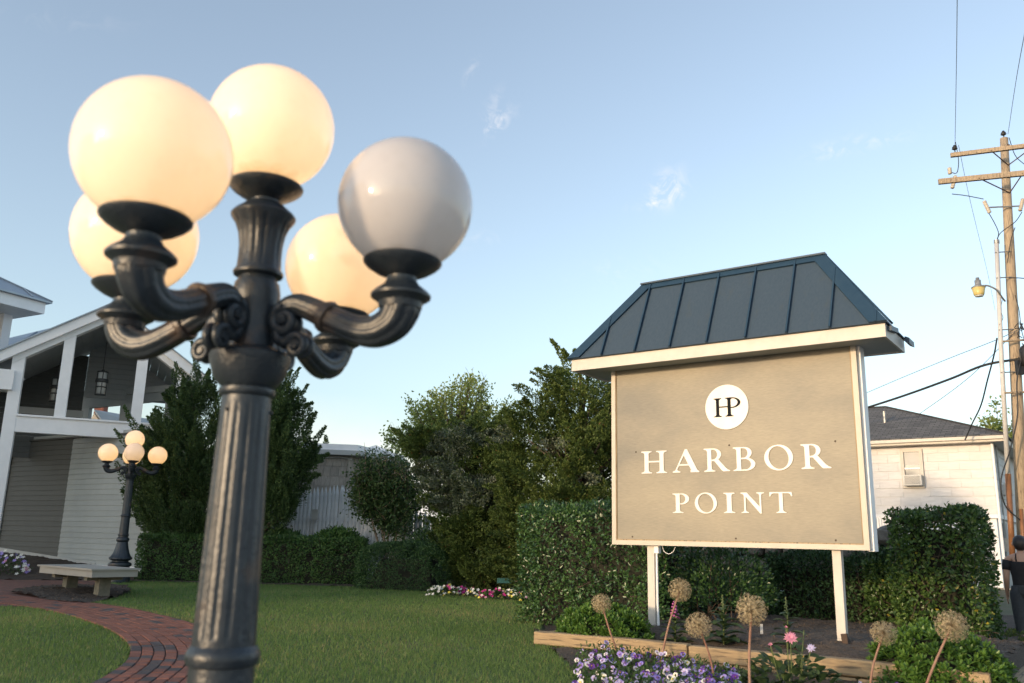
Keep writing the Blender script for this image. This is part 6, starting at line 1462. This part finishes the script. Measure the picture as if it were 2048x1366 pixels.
# ------------------------------------------------------------------ alliums
def allium(px, py, dia, foot, label, Y=None, open_=.0, nfl=270):
    Yd = Y if Y else 0.20 * FPX / dia; c = P(px, py, Yd); R_ = dia / FPX * Yd / 2; fy = P(foot[0], foot[1], Yd); fy[2] = min(fy[2], .05)
    if foot[1] > 1360: fy = at(fy, -.05)
    e = empty("allium", fy, label, "flower", "dried allium seed heads in the flower bed")
    bend = rvec(1)[0] * .035; MB().tube(catmull([fy, (fy + c) / 2 + bend, c], 6), list(np.linspace(.0105, .0075, 13)), 8).build("stem", MT['alum_stem'], e, True)
    k = np.arange(nfl) + .5; ph = np.arccos(1 - 2 * k / nfl); th = np.pi * (1 + 5 ** .5) * k; d = np.stack([np.cos(th) * np.sin(ph), np.sin(th) * np.sin(ph), np.cos(ph)], 1); d = norm(d + RNG.normal(size=d.shape) * .07); sq = np.array([random.uniform(.93, 1.05), random.uniform(.93, 1.05), random.uniform(.86, 1.04)])
    rr = R_ * np.where(RNG.random(nfl) < .18, RNG.uniform(.6, .85, nfl), RNG.uniform(.86, 1.06, nfl)); a = norm(np.cross(d, rvec(nfl))); b = np.cross(d, a); V, F, var = [], [], []
    n = 0
    for i in range(nfl):
        p = c + d[i] * rr[i] * sq; w = .0011; V += [c + a[i] * w, c - a[i] * w, p - a[i] * w, p + a[i] * w]; F.append((n, n + 1, n + 2, n + 3)); var.append(random.uniform(.1, .5)); n += 4
        for q in range(5):
            t = q * 1.2566 + random.random() * .5; o_ = (a[i] * math.cos(t) + b[i] * math.sin(t)); s_ = np.cross(d[i], o_); L = .0125 * (R_ / .1); V += [p, p + o_ * L * .5 + s_ * L * .16 + d[i] * L * .3, p + o_ * L + d[i] * L * .45, p + o_ * L * .5 - s_ * L * .16 + d[i] * L * .3]; F.append((n, n + 1, n + 2, n + 3)); var.append(random.uniform(.2, 1)); n += 4
        V += [p + a[i] * .0035, p + b[i] * .0035, p - a[i] * .0035, p + d[i] * .007]; F += [(n, n + 1, n + 2, n + 3)]; var.append(random.uniform(0, .6)); n += 4
    trimesh("seed_head", np.array(V), np.array(F), MT['straw'], e, var)
allium(1203, 1207, 40, (1240, 1298), "dried allium leaning left over the left leafy mound")
allium(1360, 1180, 43, (1318, 1312), "tall dried allium leaning right, beside the sign's left post")
allium(1397, 1251, 48, (1436, 1420), "pale dried allium with open spiky florets left of the largest one", nfl=260)
allium(1503, 1220, 59, (1505, 1440), "largest round dried allium standing upright below the sign's centre", Y=5.9)
allium(1767, 1266, 48, (1738, 1400), "dried allium just right of the sign's right post", nfl=260)
allium(1903, 1252, 58, (1815, 1420), "large dried allium leaning right over the right leafy mound", Y=6.0)
allium(1234, 1362, 40, (1236, 1480), "low dried allium half hidden among the pansies at the frame bottom")

# ------------------------------------------------------------------ flowers
def flower_data(name, pal, dia=.05):
    """five petal pansy face in its xy plane, looking along +z: petals, blotch, eye"""
    v, f, mi = [], [], []
    def pet_(ang, L, W, z, m):
        n = len(v); c, s = math.cos(ang), math.sin(ang); pts = [(0, 0, 0)] + [(L * (.62 + .38 * math.cos(t)) , W * math.sin(t) * .5, .10 * L * math.cos(t) ** 2) for t in (-2.0, -1.2, -.5, 0, .5, 1.2, 2.0)]
        for (x, y, zz) in pts: v.append((x * c - y * s, x * s + y * c, z + zz))
        for k in range(1, 7): f.append((n, n + k, n + k + 1)); mi.append(m)
    R_ = dia / 2
    for a_, L, W, z, m in ((1.15, R_, R_ * 1.1, .0, 0), (2.0, R_, R_ * 1.1, .0015, 0), (.15, R_ * .95, R_ * 1.0, .003, 1), (3.0, R_ * .95, R_ * 1.0, .0035, 1), (-1.57, R_ * 1.0, R_ * 1.25, .005, 1)): pet_(a_, L, W, z, m)
    n = len(v)
    for k in range(8): t = k * math.pi / 4; v.append((R_ * .36 * math.cos(t), R_ * .36 * math.sin(t) - R_ * .08, .0085))
    f.append(tuple(range(n, n + 8))); mi.append(2)
    n = len(v)
    for k in range(6): t = k * math.pi / 3; v.append((R_ * .14 * math.cos(t), R_ * .14 * math.sin(t), .010))
    f.append(tuple(range(n, n + 6))); mi.append(3)
    me = bpy.data.meshes.new(name); me.from_pydata(v, [], f)
    for m in pal: me.materials.append(m)
    me.polygons.foreach_set("material_index", np.array(mi, np.int32)); me.update(); return me
PAL = [flower_data("flower", [PET[a] for a in p] + [MT['yellow']]) for p in (('lav', 'pale', 'violet'), ('violet', 'lav', 'deep'), ('pale', 'white', 'violet'), ('white', 'white', 'yel'), ('violet', 'violet', 'deep'), ('deep', 'violet', 'deep'), ('lav', 'lav', 'violet'), ('blue', 'lav', 'violet'), ('pale', 'pale', 'lav'))]
def pansy_patch(label, poly_px, n, zlo, zhi, weights, leaves=2600, dens_top=True):
    poly = [tuple(G(x, y, (zlo + zhi) / 2)[:2]) for x, y in poly_px]; cx, cy = np.mean([p[0] for p in poly]), np.mean([p[1] for p in poly]); e = empty("pansy_patch", (cx, cy, 0), label, "flowers")
    xs, ys = np.array([p[0] for p in poly]), np.array([p[1] for p in poly]); pts = []; tries = 0
    while len(pts) < n and tries < 20000:
        tries += 1; x, y = random.uniform(xs.min(), xs.max()), random.uniform(ys.min(), ys.max())
        if inpoly(np.array([x]), np.array([y]), poly)[0] and all((x - a) ** 2 + (y - b) ** 2 > .032 ** 2 for a, b in pts): pts.append((x, y))
    for (x, y) in pts:
        o = bpy.data.objects.new("flower", random.choices(PAL, weights)[0]); COL.objects.link(o); attach(o, e); z = float(gz(x, y)) + zlo + (zhi - zlo) * (.35 + .65 * random.random()) * (.75 + .25 * math.sin(x * 5) * math.sin(y * 4))
        nv = Vector((random.uniform(-.75, .35), random.uniform(-1.0, -.35), random.uniform(.25, .95))).normalized(); q = nv.to_track_quat('Z', 'Y'); o.rotation_mode = 'QUATERNION'; o.rotation_quaternion = q; o.location = (x, y, z); s_ = random.uniform(.85, 1.25); o.scale = (s_, s_, s_)
    k = RNG.uniform(0, 1, (leaves * 3, 2)); x, y = xs.min() + k[:, 0] * (xs.max() - xs.min()), ys.min() + k[:, 1] * (ys.max() - ys.min()); m = inpoly(x, y, poly); x, y = x[m][:leaves], y[m][:leaves]; m = len(x)
    z = gz(x, y) + RNG.uniform(.0, zhi * .88, m); leafmesh("leaves", np.stack([x, y, z], 1), norm(rvec(m) + UP * .3), norm(rvec(m) * .6 + UP), RNG.uniform(.7, 1.2, m) * .042, .018, MT['pansyleaf'], e, None, .15); return e
pansy_patch("purple and white pansies massed at the bottom in front of the timbers", [(1146, 1322), (1166, 1302), (1215, 1290), (1262, 1300), (1330, 1312), (1400, 1318), (1462, 1330), (1480, 1348), (1490, 1420), (1146, 1420)], 270, .06, .21, [5, 4, 4, 2.4, 3, 1.6, 4, 2, 3], 5200)
pansy_patch("few lavender pansies at the bottom right by the timbers", [(1700, 1345), (1750, 1335), (1795, 1352), (1800, 1420), (1700, 1420)], 26, .05, .19, [3, 2, 2, .4, 1, .3, 4, 4, 1], 650)
pansy_patch("pair of white and lilac pansies beside the largest allium stem", [(1452, 1326), (1492, 1326), (1492, 1345), (1452, 1345)], 5, .05, .14, [1, 0, 3, 3, 0, 0, 2, 0, 2], 120)
# bedding flowers at the far edge of the lawn
bl = []
for nm in ('white', 'magenta', 'yel', 'pink'):
    mb = MB()
    for k in range(5):
        t = k * 1.2566; n = len(mb.v); mb.add([(0, 0, 0), (.022 * math.cos(t - .5), .022 * math.sin(t - .5), .006), (.034 * math.cos(t), .034 * math.sin(t), .008), (.022 * math.cos(t + .5), .022 * math.sin(t + .5), .006)], [(0, 1, 2, 3)])
    me = bpy.data.meshes.new("blossom"); me.from_pydata(mb.v, [], mb.f); me.materials.append(PET[nm]); bl.append(me)
def bedding(label, c, w, h, n, weights, leafmat_, scale=1.0, group=None):
    e = empty("bedding_plant", at(c, 0), label, "flowers", group); leafblob(e, "leaves", at(c, c[2]), (w, w * .7, h * .85), int(420 * w * 2), .06, leafmat_, .3)
    for k in range(n):
        d = rvec(1)[0]; d[2] = abs(d[2]); p = np.array([c[0], c[1], c[2]]) + d * np.array([w, w * .75, h]); o = bpy.data.objects.new("blossom", random.choices(bl, weights)[0]); COL.objects.link(o); attach(o, e); o.location = tuple(p)
        o.rotation_mode = 'QUATERNION'; o.rotation_quaternion = Vector((d[0] * .5 - .2, -.8, .5 + random.random() * .5)).to_track_quat('Z', 'Y'); o.scale = (scale,) * 3
rows = [(872, 1190, [6, .3, .3, 0], "white bedding flowers at the left end of the far flower row"), (896, 1190, [5, 1, .8, .2], "white and few pink bedding flowers second in the far flower row"), (922, 1189, [3, 5, .4, 1], "magenta bedding flowers left of centre in the far flower row"), (948, 1192, [5, 1, 2, .5], "white bedding flowers at the centre of the far flower row"),
        (974, 1196, [.5, 6, .3, 1.5], "deep magenta bedding flowers right of centre in the far flower row"), (1000, 1194, [4, 2, 2, 1], "mixed white and pink bedding flowers in the far flower row"), (1022, 1196, [5, .6, 4, 0], "white and yellow bedding flowers near the tall hedge"), (1042, 1200, [4, 2, 3, 1], "bedding flowers at the foot of the tall hedge")]
for k, (x, y, w, lab) in enumerate(rows): bedding(lab, G(x, y, .03), random.uniform(.15, .20), random.uniform(.13, .2), 26, w, MT['pansyleaf'], 1.0, "far row of bedding flowers")
cL = P(12, 1132, 21.6); bedding("mound of white and violet petunias at the left frame edge", at(cL, .02), .55, .58, 70, [6, .0, .0, .5], MT['bedleaf'], 1.5)
o = [q for q in bpy.data.objects if q.name.startswith("blossom") and q.parent and q.parent.get("label", "").startswith("mound of white")]
vb = bl[0].copy(); vb.materials.clear(); vb.materials.append(PET['lav'])
for q in o[::3]: q.data = vb
tag(MB().box(P(1018, 1161, 18.6), .5, .25, .10).build("plastic_tray", MT['teal']), "low teal plastic tray in the shade behind the flower row", "tray")

# foxgloves and dahlia in the raised bed
def leaf_data(name, L, W, mat, droop=.35, var=.5):
    v, f = [], []
    for k in range(6):
        t = k / 5; w = W * math.sin(math.pi * (t * .88 + .08)) ** .8 / 2; z = L * (.28 * t - droop * t * t); v += [(L * t, -w, z + w * .35), (L * t, 0, z), (L * t, w, z + w * .35)]
    for k in range(5):
        a = k * 3; f += [(a, a + 3, a + 4, a + 1), (a + 1, a + 4, a + 5, a + 2)]
    me = bpy.data.meshes.new(name); me.from_pydata(v, [], f); me.materials.append(mat); at_ = me.attributes.new("var", 'FLOAT', 'FACE'); at_.data.foreach_set("value", np.full(len(f), var, np.float32)); me.polygons.foreach_set("use_smooth", np.ones(len(f), bool)); me.update(); return me
LFX = [leaf_data("leaf", .19, .105, MT['bedleaf'], d, v) for d, v in ((.45, .25), (.35, .5), (.6, .75), (.5, .95))]
def foxglove(px, py, Y, h, label, spike=None, nl=16, leaf=1.0):
    c = P(px, py, Y); c[2] = float(bed_z(c[0], c[1])); e = empty("foxglove", c, label, "plant", "foxgloves in the raised bed")
    MB().tube([c, c + UP * h * .6 + np.array([.01, 0, 0]), c + UP * h], [.008, .006, .004], 7).build("stem", MT['greenstem'], e, True)
    for k in range(nl):
        t = k / nl; a = k * 2.4 + random.random() * .5; o = bpy.data.objects.new("leaf", random.choice(LFX)); COL.objects.link(o); attach(o, e); o.location = tuple(c + UP * (h * .75 * t)); s_ = leaf * (1.35 - .85 * t) * random.uniform(.85, 1.1); o.scale = (s_,) * 3; o.rotation_euler = (0, rad(-2 - 30 * t + random.uniform(-8, 8)), a)
    if spike:
        for k in range(16):
            a = k * 2.2; z = h * (.62 + .36 * k / 16); r = .022 * (1.3 - k / 18); b0 = c + UP * z; d = np.array([math.cos(a), math.sin(a), -.35]); MB().tube([b0, b0 + d * r, b0 + d * r * 1.9], [.004, .009, .011], 7).build("bell", spike, e, True)
    else:
        for k in range(14):
            a = k * 2.4; b0 = c + UP * h * (.70 + .30 * k / 14); d = np.array([math.cos(a), math.sin(a), .2]) * .018 * (1.2 - k / 16); MB().tube([b0, b0 + d], [.004, .007], 5).build("bud", MT['greenstem'], e)
    return e
foxglove(1350, 1268, 9.5, .44, "foxglove with a pink flower spike behind the tall leaning allium", PET['rose'], 18)
foxglove(1447, 1272, 9.3, .50, "budding foxglove with broad leaves left of the largest allium", None, 22, 1.15)
foxglove(1575, 1275, 9.0, .50, "slender foxglove with a bare tip behind the dahlia", None, 14, .9)
dc = P(1582, 1360, 7.2); dc[2] = -.05
dah = empty("dahlia", dc, "leafy dahlia with spiky pink blossoms in front of the timbers", "plant")
LDH = [leaf_data("leaf", .095, .068, MT['bedleaf'], d, v) for d, v in ((.3, .25), (.2, .5), (.4, .7), (.3, .95))]
for k in range(190):
    th, q = random.random() * 6.283, random.random() ** .5; p = dc + np.array([math.cos(th) * .36 * q, math.sin(th) * .26 * q, .03 + (.36 - .26 * q * q) * random.random() ** .6]); o = bpy.data.objects.new("leaf", random.choice(LDH)); COL.objects.link(o); attach(o, dah); o.location = tuple(p); s_ = random.uniform(.7, 1.2); o.scale = (s_,) * 3; o.rotation_euler = (random.uniform(-.3, .3), rad(random.uniform(-50, 15)), th + random.uniform(-.9, .9))
def blossom(px, py, Y, r, mat, n_pet, name="blossom", closed=0.0):
    c = P(px, py, Y); st = dc + np.array([(c[0] - dc[0]) * .4, (c[1] - dc[1]) * .4, .05]); MB().tube(catmull([st, (st + c) / 2 + np.array([0, 0, -.03]), c], 6), .0042, 7).build("stem", MT['greenstem'], dah, True)
    mb = MB(); ax_ = norm(np.array([-.25, -.75, .55])); a = norm(np.cross(ax_, UP)); b = np.cross(ax_, a)
    for k in range(n_pet):
        ring = k / n_pet; t = k * 2.39996; rr = r * (.45 + .55 * ring); el = (1 - ring) * .9 + closed; d = norm((a * math.cos(t) + b * math.sin(t)) * math.cos(el) + ax_ * math.sin(el)); s_ = norm(np.cross(d, ax_)); w = r * .13
        mb.add([c, c + d * rr * .55 + s_ * w, c + d * rr, c + d * rr * .55 - s_ * w, c + d * rr * .5 + ax_ * w * .5], [(0, 1, 4), (1, 2, 4), (2, 3, 4), (3, 0, 4)])
    mb.build(name, mat, dah)
blossom(1581, 1276, 7.0, .062, PET['pink'], 44); blossom(1541, 1290, 7.1, .026, PET['pink'], 22, "bud", .5); blossom(1572, 1255, 7.15, .022, PET['pink'], 18, "bud", .6); blossom(1622, 1296, 7.1, .045, PET['pale'], 26, "blossom", -.2); blossom(1608, 1262, 7.15, .014, MT['greenstem'], 14, "bud", .8); blossom(1607, 1314, 7.05, .014, MT['yellow'], 12, "bud", .8)

for o in bpy.data.objects:
    if o.get("_w") is not None: del o["_w"]
